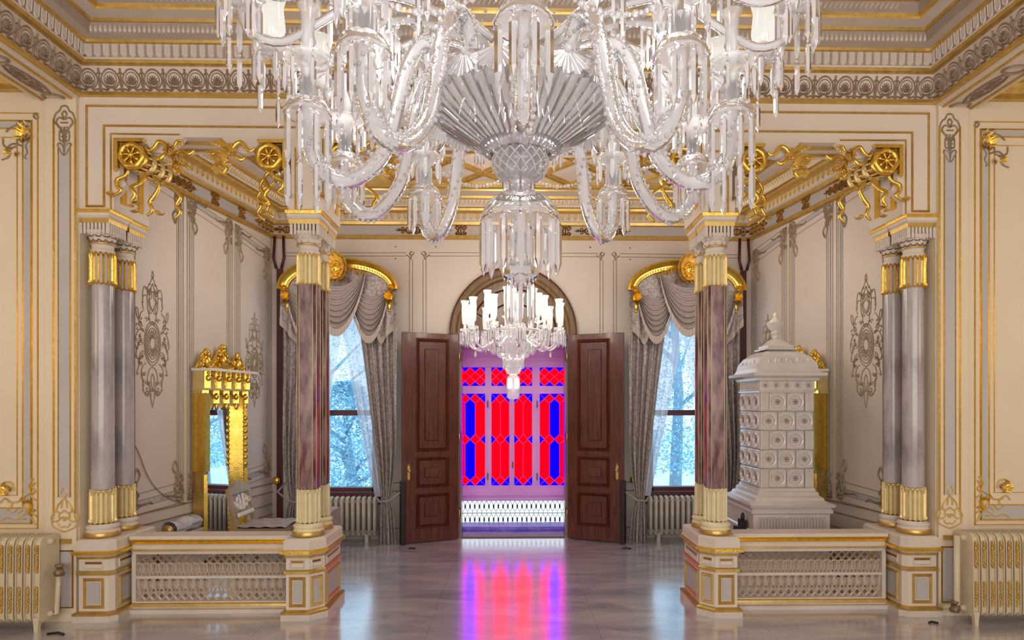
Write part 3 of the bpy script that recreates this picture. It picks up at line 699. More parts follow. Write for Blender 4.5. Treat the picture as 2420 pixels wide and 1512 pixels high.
# ---- windows in the back wall
for i, s in enumerate(sides):
    w = struct('window_%d' % (i+1)); x0, x1 = s*WX-WH, s*WX+WH
    b = MB(); b.box(x0, x0+.06, BY+.02, BY+.14, WZ0, WZ1).box(x1-.06, x1, BY+.02, BY+.14, WZ0, WZ1).box(x0, x1, BY+.02, BY+.14, WZ1-.06, WZ1).box(x0, x1, BY+.02, BY+.14, WZ0, WZ0+.05)
    b.build('window_frame', 'maroon', w)
    MB().box(x0, x1, BY+.04, BY+.12, 1.455, 1.52).build('meeting_rail', 'maroon', w)
    MB().box(x0-.06, x1+.06, BY-.07, BY+.1, WZ0-.06, WZ0+.01).build('window_sill', 'maroon', w, bevel=.008)
    MB().box(x0-.04, x1+.04, BY-.03, BY, WZ0-.14, WZ0-.06).build('sill_apron', 'maroon', w)
    MB().box(x0+.06, x1-.06, BY+.075, BY+.083, WZ0+.05, 1.455).build('pane', 'window_glass', w)
    MB().box(x0+.06, x1-.06, BY+.085, BY+.093, 1.52, WZ1-.06).build('pane', 'window_glass', w)
# ---- glazed porch behind the door
YW = 8.35; PW = front(YW)
po = struct('wall_porch')
MB().box(-.95, -.85, BY+.2, YW, 0, 2.7).box(.85, .95, BY+.2, YW, 0, 2.7).box(-.95, .95, BY+.2, YW+.1, 2.6, 2.7).build('porch_wall', 'lilac_glow', po)
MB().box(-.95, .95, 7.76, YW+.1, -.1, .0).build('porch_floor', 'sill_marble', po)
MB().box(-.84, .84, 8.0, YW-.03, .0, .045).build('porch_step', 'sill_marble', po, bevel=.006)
MB().box(-.64, .64, 7.56, 7.76, .0, .012).build('threshold', 'maroon', po)
wn3 = struct('window_3')
def bx(px0, px1, py0, py1, n0, n1, mb_):
    a0, z1 = PW.ab(px0, py0); a1, z0 = PW.ab(px1, py1); mb_.box(a0, a1, YW-n1, YW-n0, z0, z1)
EX0, EX1 = 1040, 1386
b = MB(); bx(EX0, EX1, 770, 868, -.06, .03, b); bx(EX0, EX1, 912, 930, -.06, .03, b); bx(EX0, EX1, 1147, 1182, -.06, .03, b)
a0, z0 = PW.ab(EX0, 1243); b.box(a0, -a0, YW-.03, YW+.06, 0, z0)
for x0, x1 in ((EX0, 1075), (1147, 1161), (1204, 1215), (1258, 1275), (1346, EX1)): bx(x0, x1, 868, 1147, -.058, .026, b)
bx(EX0, 1060, 1182, 1243, -.06, .03, b); bx(1362, EX1, 1182, 1243, -.06, .03, b)
b.build('window_frame', 'lilac_glow', wn3)
b = MB()
for y0, y1 in ((826, 831), (846, 852), (1163, 1168), (1174, 1180)): bx(EX0, EX1, y0, y1, .03, .06, b)
for x in (1152, 1269): bx(x-1, x+1, 930, 1150, .03, .045, b)
bx(1207, 1212, 930, 1150, .03, .05, b)
b.build('frame_moulding', 'lilac_glow', wn3)
b = MB()
for x in (1153, 1269):
    for y in (955, 1125): bx(x-1.5, x+1.5, y-8, y+8, .045, .06, b)
bx(1210, 1213, 1090, 1105, .05, .07, b); b.build('hinge', 'iron', wn3)
# panes: elongated hexagons, diamonds and triangles
cam_ = MB()
def pane(poly, m):
    c = Vector((sum(p[0] for p in poly)/len(poly), sum(p[1] for p in poly)/len(poly)))
    ps = [PW.ab(*(c+(Vector(p)-c)*.985)) for p in poly]
    MB().prism(ps, PW.pt, -.012, 0).build('pane', m, wn3)
    cam_.stroke(PW, [PW.ab(*p) for p in poly], .006, .008, True)
def panel(x0, cols, w, y0=930, ym=1038, y1=1147):
    """cols: colour letters of the strips"""
    A, B = 12, 23; n = len(cols)
    for k, c in enumerate(cols):
        l, r, m_ = x0+k*w, x0+(k+1)*w, x0+(k+.5)*w; mt_ = 'red_glass' if c == 'r' else 'blue_glass'
        for t, u in ((y0, ym-A), (ym-A, y1-2*A)):
            pass
        pane([(m_, y0+A), (r, y0+B), (r, ym-A), (m_, ym), (l, ym-A), (l, y0+B)], mt_)
        pane([(m_, ym), (r, ym+A), (r, y1-B), (m_, y1-A), (l, y1-B), (l, ym+A)], mt_)
        pane([(m_, y0+A), (l, y0), (r, y0)][::1], 'blue_glass') if False else None
    for k in range(n+1):
        xb = x0+k*w; h_ = w/2
        if 0 < k < n:
            pane([(xb, y0), (xb+h_, y0+A), (xb, y0+B), (xb-h_, y0+A)], 'red_glass'); pane([(xb, ym-A), (xb+h_, ym), (xb, ym+A), (xb-h_, ym)], 'red_glass')
            pane([(xb, y1-B), (xb+h_, y1-A), (xb, y1), (xb-h_, y1-A)], 'red_glass')
        else:
            e = h_ if k == 0 else -h_; f2 = w if k == 0 else -w
            pane([(xb, y0), (xb+f2, y0), (xb+e, y0+A)], 'blue_glass'); pane([(xb, y0), (xb+e, y0+A), (xb, y0+B)], 'blue_glass')
            pane([(xb, ym-A), (xb+e, ym), (xb, ym+A)], 'blue_glass')
            pane([(xb, y1), (xb+e, y1-A), (xb+f2, y1)], 'blue_glass'); pane([(xb, y1-B), (xb+e, y1-A), (xb, y1)], 'blue_glass')
    for k in range(1, n-1):
        xb = x0+(k+.5)*w
        pane([(xb-w/2, y0), (xb+w/2, y0), (xb, y0+A)], 'blue_glass'); pane([(xb-w/2, y1), (xb, y1-A), (xb+w/2, y1)], 'blue_glass')
panel(1075, 'rbr', 24); panel(1161, 'rr', 21.5); panel(1215, 'rr', 21.5); panel(1275, 'rbr', 23.7)
def upper(x0, x1, n, y0=868, y1=912):
    w = (x1-x0)/n; h_ = (y1-y0)/2; ym = (y0+y1)/2
    for k in range(n):
        c = x0+(k+.5)*w
        pane([(c, y0), (c+w/2, (y0+ym)/2), (c, ym), (c-w/2, (y0+ym)/2)], 'red_glass'); pane([(c, ym), (c+w/2, (y1+ym)/2), (c, y1), (c-w/2, (y1+ym)/2)], 'red_glass')
    for k in range(1, n): c = x0+k*w; pane([(c, (y0+ym)/2), (c+w/2, ym), (c, (y1+ym)/2), (c-w/2, ym)], 'red_glass'); pane([(c-w/2, y0), (c+w/2, y0), (c, (y0+ym)/2)], 'blue_glass'); pane([(c-w/2, y1), (c, (y1+ym)/2), (c+w/2, y1)], 'blue_glass')
    for x, e in ((x0, w/2), (x1, -w/2)):
        pane([(x, y0), (x+e, y0), (x, (y0+ym)/2)], 'blue_glass'); pane([(x, y1), (x, (y1+ym)/2), (x+e, y1)], 'blue_glass'); pane([(x, (y0+ym)/2), (x+e, ym), (x, (y1+ym)/2)], 'red_glass')
upper(1075, 1147, 3); upper(1161, 1204, 2); upper(1215, 1258, 2); upper(1275, 1346, 3)
cam_.build('lead_came', 'came_glow', wn3)
a0, z1 = PW.ab(1060, 1182); a1, z0 = PW.ab(1362, 1243)
MB().box(a0, a1, YW+.03, YW+.04, z0, z1).build('lower_pane', 'milk_glass', wn3)
b = MB(); n = 27; dx = (a1-a0)/n; hz = (z1-z0)
for i in range(n+1):
    x = a0+i*dx
    for r_ in (0, 1):
        zb = z0+hz*r_/2; zt = zb+hz/2
        P = [(x, zb+.15*hz/2), (x+dx*.38*(1 if (i+r_) % 2 or 1 else -1), zb+.32*hz/2), (x+dx*.38, zb+.7*hz/2), (x, zb+.92*hz/2), (x-dx*.38, zb+.7*hz/2), (x-dx*.38, zb+.32*hz/2)]
        b.stroke(PW, P, .0035, .006, True, n0=-.02); b.stroke(PW, [(x, zb), (x, zb+.15*hz/2)], .003, .006, n0=-.02); b.stroke(PW, [(x, zb+.92*hz/2), (x, zt)], .003, .006, n0=-.02)
        b.stroke(PW, [(x+dx*.5, zb+.36*hz/2), (x+dx*.5, zb+.66*hz/2)], .006, .006, n0=-.02)
for z in (z0+.005, z0+hz/2, z1-.005): b.stroke(PW, [(a0, z), (a1, z)], .005, .008, n0=-.02)
b.build('grille', 'lead', wn3)
# ---- open door leaves
def door_leaf(i, s):
    d = struct('door_%d' % (i+1), (0, 0, 0)); Wd = .67; H = 2.41
    b = MB(); b.box(0, Wd, 0, .055, .012, H); slab = b.build('door_slab', 'wood_red', d, bevel=.004)
    def fr2(x0, x1, z0, z1, w, h, nm='panel_moulding'):
        m_ = MB(); m_.stroke(locf, [(x0, z0), (x1, z0), (x1, z1), (x0, z1)], w, h, True); m_.build(nm, 'wood_red', d)
    px = lambda x: (1087-x)/130*Wd; pz = lambda y: (1296-y)/506*H
    for (y0, y1, gx0, gx1) in ((806, 1073, 990, 1061), (1092, 1160, 990, 1061), (1180, 1257, 990, 1061)):
        fr2(px(gx1), px(gx0), pz(y1), pz(y0), .014, .018); fr2(px(gx1)+.02, px(gx0)-.02, pz(y1)+.02, pz(y0)-.02, .008, .012)
    for (y0, y1, gx0, gx1) in ((830, 1049, 1008, 1038), (1115, 1138, 1008, 1038), (1202, 1232, 1008, 1038)):
        fr2(px(gx1), px(gx0), pz(y1), pz(y0), .006, .012)
        MB().prism([(px(gx1), pz(y1)), (px(gx0), pz(y1)), (px(gx0), pz(y0)), (px(gx1), pz(y0))], locf, 0, .01).build('raised_panel', 'wood_red', d)
    b = MB(); b.prism([(.6+x*.014, pz(1125)+y*.09) for x, y in ((-1, -.8), (0, -1), (1, -.8), (1, .75), (.5, .85), (0, 1.15), (-.5, .85), (-1, .75))], locf, 0, .008)
    hp_ = b.build('handle_plate', 'gold_soft', d)
    b = MB(); b.ball((.6, -.04, pz(1120)), .018, 10, 8); b.tube([(.6, 0, pz(1120)), (.6, -.03, pz(1120))], .008); b.build('door_knob', 'gold_soft', d)
    b = MB(); b.box(Wd-.03, Wd+.02, -.035, .06, .0, .72); b.build('edge_guard', 'near_black', d, bevel=.006)
    b = MB()
    for z in (.3, 1.2, 2.15): b.tube([(-.008, .0, z-.05), (-.008, .0, z+.05)], .009, 8)
    b.build('hinge', 'gold_soft', d)
    an = math.atan2(-.27, .613)
    if s < 0: d.scale = (-1, 1, 1); d.rotation_euler = (0, 0, -an)
    else: d.rotation_euler = (0, 0, an)
    d.location = (s*.64, BY-.075, 0)
door_leaf(0, -1); door_leaf(1, 1)
# ================================================================== THINGS
# ---- pedestals (first mesh per kind, mirrored copies)
def pedestal(name, label, x0, x1, ch, s):
    """plan x0..x1 (for the right-hand side, mirrored by s), chamfer ch at the front corner towards the bay centre"""
    t = thing(name, label, 'pedestal', (s*(x0+x1)/2, 4.97, 0), 'pedestals of the arcade piers')
    y0, y1 = 4.70, 5.24; k = .022
    pts = [(x0+k, y1), (x0+k, y0+k), (x1, y0+k), (x1, y1)] if ch < 0 else [(x0+k+ch, y0+k), (x1-k, y0+k), (x1-k, y1), (x0+k, y1), (x0+k, y0+k+ch)]
    if ch < 0: pts = [(x0+k, y0+k), (x1-k, y0+k), (x1-k, y1), (x0+k, y1)]
    path = [(s*a, b) for a, b in pts]
    if s > 0: path = path       # off must point outwards: clockwise seen from above gives off to the right = inward, so flip
    area_ = sum(path[i][0]*path[(i+1) % len(path)][1]-path[(i+1) % len(path)][0]*path[i][1] for i in range(len(path)))
    if area_ < 0: path = path[::-1]
    def sw(prof, nm, m): MB().sweep(path, prof, True).build(nm, m, t)
    sw([(.03, 0), (.03, .045)], 'plinth', 'plaster'); sw([(.03, .045), (.032, .06), (.015, .07), (0, .075)], 'gilt_moulding', 'gold_soft')
    sw([(0, .075), (0, .335)], 'die', 'cream'); sw([(0, .335), (.012, .34), (.014, .36), (.004, .37)], 'gilt_moulding', 'gold_soft')
    sw([(.0, .37), (.0, .455)], 'die', 'cream'); sw([(0, .455), (.008, .458), (.01, .47), (.004, .475)], 'gilt_moulding', 'gold_soft'); sw([(.004, .475), (.018, .49)], 'cap_cove', 'plaster')
    sw([(.018, .49), (.034, .492), (.036, .515), (.025, .52)], 'gilt_moulding', 'gold')
    b = MB(); cap = [Vector((p[0], p[1])) for p in path]; b.sweep(path, [(.025, .52), (.016, .525), (.014, .585), (.0, .60)], True)
    b.add([(p.x, p.y, .60) for p in cap], [tuple(range(len(cap)))]); b.build('cap', 'plaster', t)
    # panels on the faces
    n = len(path)
    for i in range(n):
        a = Vector(path[i]); c = Vector(path[(i+1) % n]); d = c-a; L_ = d.length; d.normalize()
        nn = Vector((d.y, -d.x))
        if nn.y > .5 or L_ < .08: continue
        P = Plane((a.x, a.y, 0), (d.x, d.y, 0), (nn.x, nn.y, 0))
        m_ = min(.045, L_*.2)
        r = [(m_, .105), (L_-m_, .105), (L_-m_, .305), (m_, .305)]
        MB().stroke(P, r, .012, .014, True).build('panel_frame', 'gold_soft', t)
        MB().prism([(m_+.02, .125), (L_-m_-.02, .125), (L_-m_-.02, .285), (m_+.02, .285)], P.pt, 0, .006).build('panel', 'grey_panel', t)
        r = [(m_, .388), (L_-m_, .388), (L_-m_, .44), (m_, .44)]
        MB().stroke(P, r, .006, .008, True).build('slot_frame', 'plaster', t)
        MB().prism([(m_+.006, .42), (L_-m_-.006, .42), (L_-m_-.006, .436), (m_+.006, .436)], P.pt, 0, .004).build('slot', 'gold_dark', t)
    return t
IX0, IX1, OX0, OX1 = 1.40, 1.70, 2.92, 3.21
pedestal('pedestal', 'cream pedestal with gilt panels under the maroon columns beside the mirror alcove', IX0, IX1, .09, -1)
pedestal('pedestal', 'cream pedestal with gilt panels under the maroon columns beside the white tiled stove', IX0, IX1, .09, 1)
pedestal('pedestal', 'cream pedestal under the grey marble columns next to the long gilt mirror alcove', OX0, OX1, .03, -1)
pedestal('pedestal', 'cream pedestal under the grey marble columns on the outer side of the stove alcove', OX0, OX1, .03, 1)
# ---- columns
Z0 = .60
def column(label, loc, kind, rs=1.0):
    t = thing('column', label, 'column', (0, 0, 0), 'paired columns of the arcade')
    rb = .082
    base = [(.0, 0), (.114, 0), (.12, .012), (.12, .03), (.114, .042), (.108, .05), (.104, .062), (.113, .07), (.113, .082), (.1, .09), (.094, .1)]
    b = MB(); b.lathe([(p[0], p[1]+Z0) for p in base[:5]], 32); b.build('base_torus', 'gold_soft', t)
    b = MB(); b.lathe([(p[0], p[1]+Z0) for p in base[4:]], 32); b.build('base_ring', 'flute_cream' if kind == 'p' else 'plaster', t)
    nf = 16
    def fluted(z0, z1, nm, mrib, mgap, deep=.008):
        b = MB(); b.lathe([(rb-.006, z0+.004), (rb-.006, z1-.004)], 32); b.build(nm+'_core', mgap, t)
        b = MB()
        for k in range(nf):
            a = 2*PI*k/nf; f = lambda u, v, n, a=a: ((rb-.006+n)*math.cos(a+u/rb), (rb-.006+n)*math.sin(a+u/rb), v)
            w = PI*rb/nf
            b.stroke(f, [(-w*.95, z0+.03), (-w*.9, z0+.012), (0, z0), (w*.9, z0+.012), (w*.95, z0+.03)], .006, .016)
            b.stroke(f, [(-w, z1-.05), (-w*.6, z1-.02), (0, z1-.004), (w*.6, z1-.02), (w, z1-.05)], .005, .012)
            b.stroke(f, [(w, z0+.02), (w, z1-.04)], .007, .013)
        b.build(nm, mrib, t)
    fluted(.70, .955, 'lower_flutes', 'flute_cream' if kind == 'p' else 'gold_pale', 'flute_cream')
    b = MB()
    if kind == 'p':
        oc = [(-.05, -.072), (.05, -.072), (.072, -.05), (.072, .05), (.05, .072), (-.05, .072), (-.072, .05), (-.072, -.05)]
        b.prism(oc, lambda a, c, n: (a, c, n), .955, 2.5); b.build('shaft', 'porphyry', t)
        b = MB()
        for x, y in oc: b.tube([(x, y, .955), (x, y, 2.5)], .0032, 4)
        b.build('shaft_edge', 'porphyry_edge', t)
    else:
        b.lathe([(.078, .955), (.074, 2.5)], 28); b.build('shaft', 'marble_grey', t)
    fluted(2.49, 2.735, 'upper_flutes', 'gold' if kind != 'p' else 'gold_pale', 'grey_panel' if kind != 'p' else 'flute_cream')
    b = MB(); b.lathe([(.07, 2.725), (.08, 2.73), (.08, 2.75), (.072, 2.757), (.074, 2.785), (.085, 2.79)], 28); b.build('neck', 'plaster', t)
    b = MB(); b.lathe([(.084, 2.788), (.09, 2.792), (.09, 2.80), (.082, 2.804)], 28); b.build('neck_ring', 'gold_soft', t)
    # carved capital of leaves
    b = MB(); b.lathe([(.08, 2.80), (.088, 2.83), (.105, 2.865), (.12, 2.885)], 20); b.build('capital_bell', 'plaster', t)
    b = MB()
    for k in range(12):
        a = 2*PI*k/12
        for (zz, r, L_, cu) in ((2.802, .086, .07, 1.0), (2.835, .10, .05, 1.3)):
            M = Matrix.Rotation(a+(.26 if zz > 2.81 else 0), 4, 'Z') @ Matrix.Translation((r, 0, zz)) @ Matrix.Rotation(-PI/2+.25, 4, 'Y')
            b.leaf(M, L_, .024, cu, .012)
    b.build('capital_leaves', 'bronze' if kind != 'p' else 'plaster', t)
    # pendant tubes under the abacus, abacus with gilt bands
    b = MB(); hw = .108
    for k in range(8):
        u = -hw+.012+(2*hw-.024)*k/7
        for (x, y) in ((u, -hw+.008), (u, hw-.008), (-hw+.008, u), (hw-.008, u)):
            b.lathe([(.004, 2.855), (.011, 2.862), (.011, 2.94)], 8, c=(x, y, 0))
    b.build('pendant_tubes', 'plaster', t)
    sq = [(-hw, -hw), (hw, -hw), (hw, hw), (-hw, hw)]
    MB().box(-hw, hw, -hw, hw, 2.88, 2.935).build('abacus_core', 'cove_grey', t) if False else None
    MB().sweep(sq, [(-.09, 2.935), (.004, 2.935), (.006, 2.968)], True).build('gilt_fringe', 'gold_soft', t)
    MB().sweep(sq, [(.006, 2.968), (.014, 2.972), (.008, 2.982), (.014, 2.985), (.018, 3.005)], True).build('abacus_moulding', 'plaster', t)
    MB().sweep(sq, [(.018, 3.005), (.026, 3.007), (.028, 3.03), (.0, 3.034), (-hw, 3.034)], True).build('abacus_top', 'gold', t)
    t.location = loc; t.scale = (rs, rs, 1)
    return t
cols = {}
cols['g'] = column('front grey marble column with gilt fluted collars beside the mirror alcove', (-3.10, 4.86, 0), 'g')
cols['p'] = column('front maroon porphyry column with cream fluted collars beside the mirror alcove', (-1.555, 4.86, 0), 'p')
dup(cols['g'], (-3.10, 5.12, 0), label='rear grey marble column touching the painted wall of the mirror alcove', scale=(.92, .92, 1))
dup(cols['g'], (3.10, 4.86, 0), label='front grey marble column with gilt collars by the stove alcove')
dup(cols['g'], (3.10, 5.12, 0), label='rear grey marble column touching the painted wall of the stove alcove', scale=(.92, .92, 1))
dup(cols['p'], (-1.555, 5.12, 0), label='rear maroon column peeping from behind its twin, near the mirror alcove', scale=(.92, .92, 1))
dup(cols['p'], (1.555, 4.86, 0), label='front maroon porphyry column with pale edges beside the stove alcove')
dup(cols['p'], (1.555, 5.12, 0), label='rear maroon column peeping from behind its twin, near the stove', scale=(.92, .92, 1))
# ---- balustrades with pierced fretwork
def balustrade(s, label):
    t = thing('balustrade', label, 'balustrade', (s*2.31, 4.97, 0), 'pierced balustrades closing the alcoves')
    x0, x1 = 1.705, 2.915; Y = 4.93
    X0, X1 = min(s*x0, s*x1), max(s*x0, s*x1)
    b = MB(); b.box(X0, X1, Y-.05, Y+.13, .565, .59); b.build('top_rail', 'plaster', t)
    b = MB(); b.sweep([(X0, Y), (X1, Y)], [(.05, .565), (.05, .56), (.035, .54), (.045, .53), (.03, .522), (.02, .52)]); b.build('gilt_moulding', 'gold', t)
    b = MB(); b.sweep([(X0, Y), (X1, Y)], [(.02, .52), (.02, .49), (.03, .485), (.03, .475), (.02, .47)]); b.build('rail_band', 'plaster', t)
    b = MB(); b.sweep([(X0, Y), (X1, Y)], [(.02, .486), (.034, .484), (.034, .472), (.02, .47)]); b.build('gilt_moulding', 'gold_soft', t)
    b = MB(); b.box(X0, X1, Y-.015, Y+.08, .445, .565).box(X0, X1, Y-.02, Y+.08, 0, .085).box(X0, X0+.03, Y-.02, Y+.06, .085, .445).box(X1-.03, X1, Y-.02, Y+.06, .085, .445).box(X0, X1, Y-.015, Y+.04, .258, .278)
    b.build('frame', 'plaster', t)
    b = MB(); b.sweep([(X0, Y), (X1, Y)], [(.02, .075), (.035, .07), (.04, .05), (.02, .045)]); b.build('gilt_moulding', 'gold_soft', t)
    b = MB(); b.box(X0, X1, Y-.05, Y, 0, .03); b.build('plinth', 'plaster', t)
    n = 19; w = (X1-X0-.06)/n
    f = lambda a, b_, n_: (a, -n_, b_)
    u = MB(); hw = w/2; W_ = .0085; H_ = .014
    # upper register: diamonds over interlaced leaves
    for sg in (-1, 1):
        u.stroke(f, [(sg*-hw, .165), (0, .105), (sg*hw, .165)] if False else [(-sg*hw, .166), (sg*hw, .10)], W_, H_, n0=-.008)
        u.stroke(f, [(-sg*hw, .10), (-sg*hw*.4, .125), (sg*hw*.4, .15)] if False else [(-sg*hw, .10), (sg*hw, .166)], W_, H_, n0=-.008)
        u.stroke(f, smoothpts([(sg*hw, .10), (sg*hw*.3, .08), (sg*hw*.55, .045), (sg*hw*.15, .015), (0, 0)], 3), W_*.9, H_, n0=-.008)
        u.stroke(f, smoothpts([(0, .09), (sg*hw*.5, .07), (sg*hw*.25, .04), (sg*hw*.8, .02), (sg*hw, 0)], 3), W_*.8, H_, n0=-.008)
    u.stroke(f, ell(0, .075, .006, .012, 8), .005, H_, True, n0=-.008); u.stroke(f, [(0, .06), (0, .01)], .004, .012, n0=-.008); u.stroke(f, [(-hw, .1), (-hw, .02)], .004, .01, n0=-.008)
    l = MB()
    for sg in (-1, 1):
        l.stroke(f, smoothpts([(sg*hw, .172), (sg*hw*.8, .12), (sg*hw*.75, .09)], 3), W_*1.3, H_, n0=-.008)
        l.stroke(f, smoothpts([(sg*hw*.15, .15), (sg*hw*.35, .12), (sg*hw*.5, .09), (0, .052)], 3), W_*.7, H_, n0=-.008)
        l.stroke(f, [(-sg*hw, .066), (sg*hw, 0)], W_, H_, n0=-.008); l.stroke(f, [(-sg*hw*.75, .09), (0, .045), (sg*hw, .066)], W_*.8, H_, n0=-.008)
    l.stroke(f, ell(0, .155, hw*.6, .016, 8, 0, PI), W_*.8, H_, n0=-.008); l.stroke(f, [(0, .13), (0, .085)], .005, .012, n0=-.008)
    first = []
    for k in range(n):
        x = X0+.03+w*(k+.5)
        for z, src, i in ((.278, u, 0), (.087, l, 1)):
            if k == 0:
                o = src.build('fret_unit', 'fret', None); o.parent = t; first.append(o); o.location = Vector((x, Y, z))-wloc(t)
            else: inst(first[i], t, (x, Y, z))
    return t
balustrade(-1, 'low pierced fretwork balustrade in front of the mirror and the carved chair')
balustrade(1, 'low pierced fretwork balustrade in front of the white tiled stove')
# ---- gilded brackets: a pierced drum with a rosette, scrolls and leaves
def bracket():
    t = thing('gilded_bracket', 'x', 'bracket', (0, 0, 0), 'gilded brackets in the arcade corners')
    b = MB(); b.lathe([(.078, 0), (.078, .36)], 20, M=Matrix.Rotation(-PI/2, 4, 'X')); b.build('drum_core', 'gold_dark', t)
    MX = Matrix.Rotation(-PI/2, 4, 'X')     # lathe z -> +y
    for z in (.0, .12, .235, .34):
        b = MB(); b.lathe([(.075, z), (.094, z+.002), (.098, z+.012), (.094, z+.024), (.1, z+.03), (.09, z+.042), (.075, z+.044)], 24, M=MX); b.build('drum_ring', 'gold_pale' if z else 'gold', t)
    b = MB()
    for k in range(12):
        a = 2*PI*k/12
        for z0, z1 in ((.04, .12), (.16, .235), (.275, .34)): b.tube([(.09*math.cos(a), z0, .09*math.sin(a)), (.09*math.cos(a+.15), z1, .09*math.sin(a+.15))], .009, 5)
    b.build('drum_bars', 'gold_pale', t)
    b = MB(); b.lathe([(.0, -.004), (.088, -.004)], 24, M=MX); b.build('rosette_ground', 'gold_dark', t)
    b = MB()
    b.lathe([(.06, -.004), (.066, -.022), (.085, -.026), (.1, -.012), (.1, .004)], 28, M=MX, mod=lambda a, j, i: 1+.035*math.sin(7*a))
    b.lathe([(0, -.034), (.012, -.034), (.02, -.024), (.02, -.004)], 14, M=MX)
    for k in range(7):
        a = 2*PI*k/7+.3; b.tube([(.012*math.cos(a), -.018, .012*math.sin(a)), (.04*math.cos(a), -.014, .04*math.sin(a)), (.064*math.cos(a), -.018, .064*math.sin(a))], [.006, .0075, .013], 6)
    b.build('rosette', 'gold', t)
    sq = [(-.13, .125), (.09, .125), (.08, .1), (-.1, .1), (-.1, -.09), (-.13, -.115)]
    b = MB(); b.prism(sq, lambda a, c, n: (a, n, c), -.012, .02); b.build('square_frame', 'gold', t)
    sp = [(-.15, .15), (.36, .15), (.33, .11), (.26, .05), (.2, .03), (.13, .045), (.09, .1), (-.1, .1), (-.11, -.13), (-.06, -.2), (-.15, -.3)]
    MB().prism(sp, lambda a, c, n: (a, n, c), .03, .08).build('spandrel', 'cream', t)
    def tb(pts, r0, r1, y=-.01):
        P = smoothpts([(p[0], y+(p[2] if len(p) > 2 else 0), p[1]) for p in pts], 4); k = len(P)
        return MB().tube(P, [r0+(r1-r0)*abs(2*i/(k-1)-1) for i in range(k)], 8)
    for pts in ([(.1, .06), (.13, .035), (.17, .06), (.2, .1), (.24, .085), (.27, .05), (.31, .06), (.33, .1), (.37, .11)], [(.26, .05), (.24, 0), (.2, -.03), (.17, -.01)], [(.25, .05), (.3, .01), (.36, .03), (.42, .01), (.46, .04)], [(.3, .01), (.32, -.05), (.38, -.06), (.42, -.1)], [(.33, -.05), (.31, -.1), (.35, -.14)],
                [(-.02, -.11), (-.04, -.15), (-.1, -.18), (-.1, -.23), (-.07, -.26), (-.13, -.3)], [(.02, -.08, .08), (.06, -.13, .08), (.03, -.19, .05), (.0, -.24), (.03, -.29), (.0, -.34), (.06, -.35)],
                [(.06, -.08, .15), (.12, -.16, .15), (.09, -.24, .15), (.05, -.3, .15), (.07, -.36, .15), (.03, -.4, .15)], [(.05, -.08, .3), (.16, -.15, .3), (.2, -.21, .3), (.17, -.27, .3), (.2, -.33, .3), (.15, -.38, .3)]):
        tb(pts, .017, .009).build('scroll', 'gold', t)
    rnd = random.Random(9); b = MB()
    def lf(x, z, an, L_, y=-.01, w=.4):
        e1 = Vector((math.cos(an), -.35, math.sin(an))).normalized(); e3 = Vector((0, -1, 0)); e2 = e3.cross(e1).normalized(); e3 = e1.cross(e2)
        M = Matrix((e1, e2, e3)).transposed().to_4x4(); M.translation = (x, y, z); b.leaf(M, L_, L_*w, 1.1, .014)
    for k in range(40):
        u = k/39; lf(.26+.1*u+rnd.uniform(-.03, .03), .05-.16*u+rnd.uniform(-.05, .06), rnd.uniform(-1.6, 1.2), rnd.uniform(.035, .065), rnd.uniform(-.03, .0), .3)
    for k in range(10): lf(.27+rnd.uniform(0, .12), .02+rnd.uniform(-.06, .06), rnd.uniform(-.4, .7), .055, -.02, .3)
    for (x, z) in ((-.13, -.29), (.02, -.36), (.06, -.35), (.03, -.41), (.15, -.39)):
        for k in range(5): lf(x+rnd.uniform(-.015, .015), z+rnd.uniform(-.01, .02), -PI/2+rnd.uniform(-.9, .9), .05, -.01 if x < .1 else .12)
    b.build('leaf_spray', 'gold_leaf', t, kind='stuff')
    b = MB()
    for k in range(16): b.ball((.32+rnd.uniform(-.06, .08), -.02, .0+rnd.uniform(-.09, .08)), rnd.uniform(.008, .014), 6, 4)
    b.build('berry_cluster', 'gold_pale', t, kind='stuff')
    return t
BZ = 3.42
b0 = bracket()
spots = [(-2.80, 1, 'gilded drum bracket with rosette above the grey columns of the mirror alcove'), (-1.80, -1, 'gilded drum bracket facing the mirror alcove at the top of the maroon columns'),
         (-1.27, 1, 'gilded drum bracket behind the crystal chandelier, over the mirror-side drapes'), (1.27, -1, 'gilded drum bracket behind the crystal chandelier, over the stove-side drapes'),
         (1.80, 1, 'gilded drum bracket facing the stove alcove beside the chandelier prisms'), (2.80, -1, 'gilded drum bracket with rosette above the grey columns of the stove alcove')]
for i, (x, sg, lab) in enumerate(spots):
    if i == 0: b0.location = (x, F-.03, BZ); b0['label'] = lab
    else: dup(b0, (x, F-.03, BZ), scale=(sg, 1, 1), label=lab)
# ---- tiled stove
st = thing('tiled_stove', 'tall white glazed tile stove with domed top and urn finial', 'stove', (2.5, 6.0, 0))
SX0, SX1, SY0, SY1 = 2.25, 2.745, 5.75, 6.24; scx, scy = (SX0+SX1)/2, (SY0+SY1)/2
def sqp(h): return [(scx-h, scy-h), (scx+h, scy-h), (scx+h, scy+h), (scx-h, scy+h)]
hs = (SX1-SX0)/2
MB().box(SX0+.008, SX1-.008, SY0+.008, SY1-.008, .8, 1.75).build('core', 'stove_joint', st)
def ssw(prof, nm): MB().sweep(sqp(hs), prof, True).build(nm, 'stove_white', st)
ssw([(.12, 0), (.12, .05), (.1, .07), (.1, .42), (.115, .43), (.115, .45), (.1, .46), (.1, .6), (.12, .615), (.12, .64), (.105, .655)], 'base')
ssw([(.105, .655), (.13, .665), (.14, .69), (.10, .705), (.07, .72), (.06, .745), (.035, .76), (.03, .79), (.012, .8), (.008, .827), (-.01, .83)], 'base_moulding')
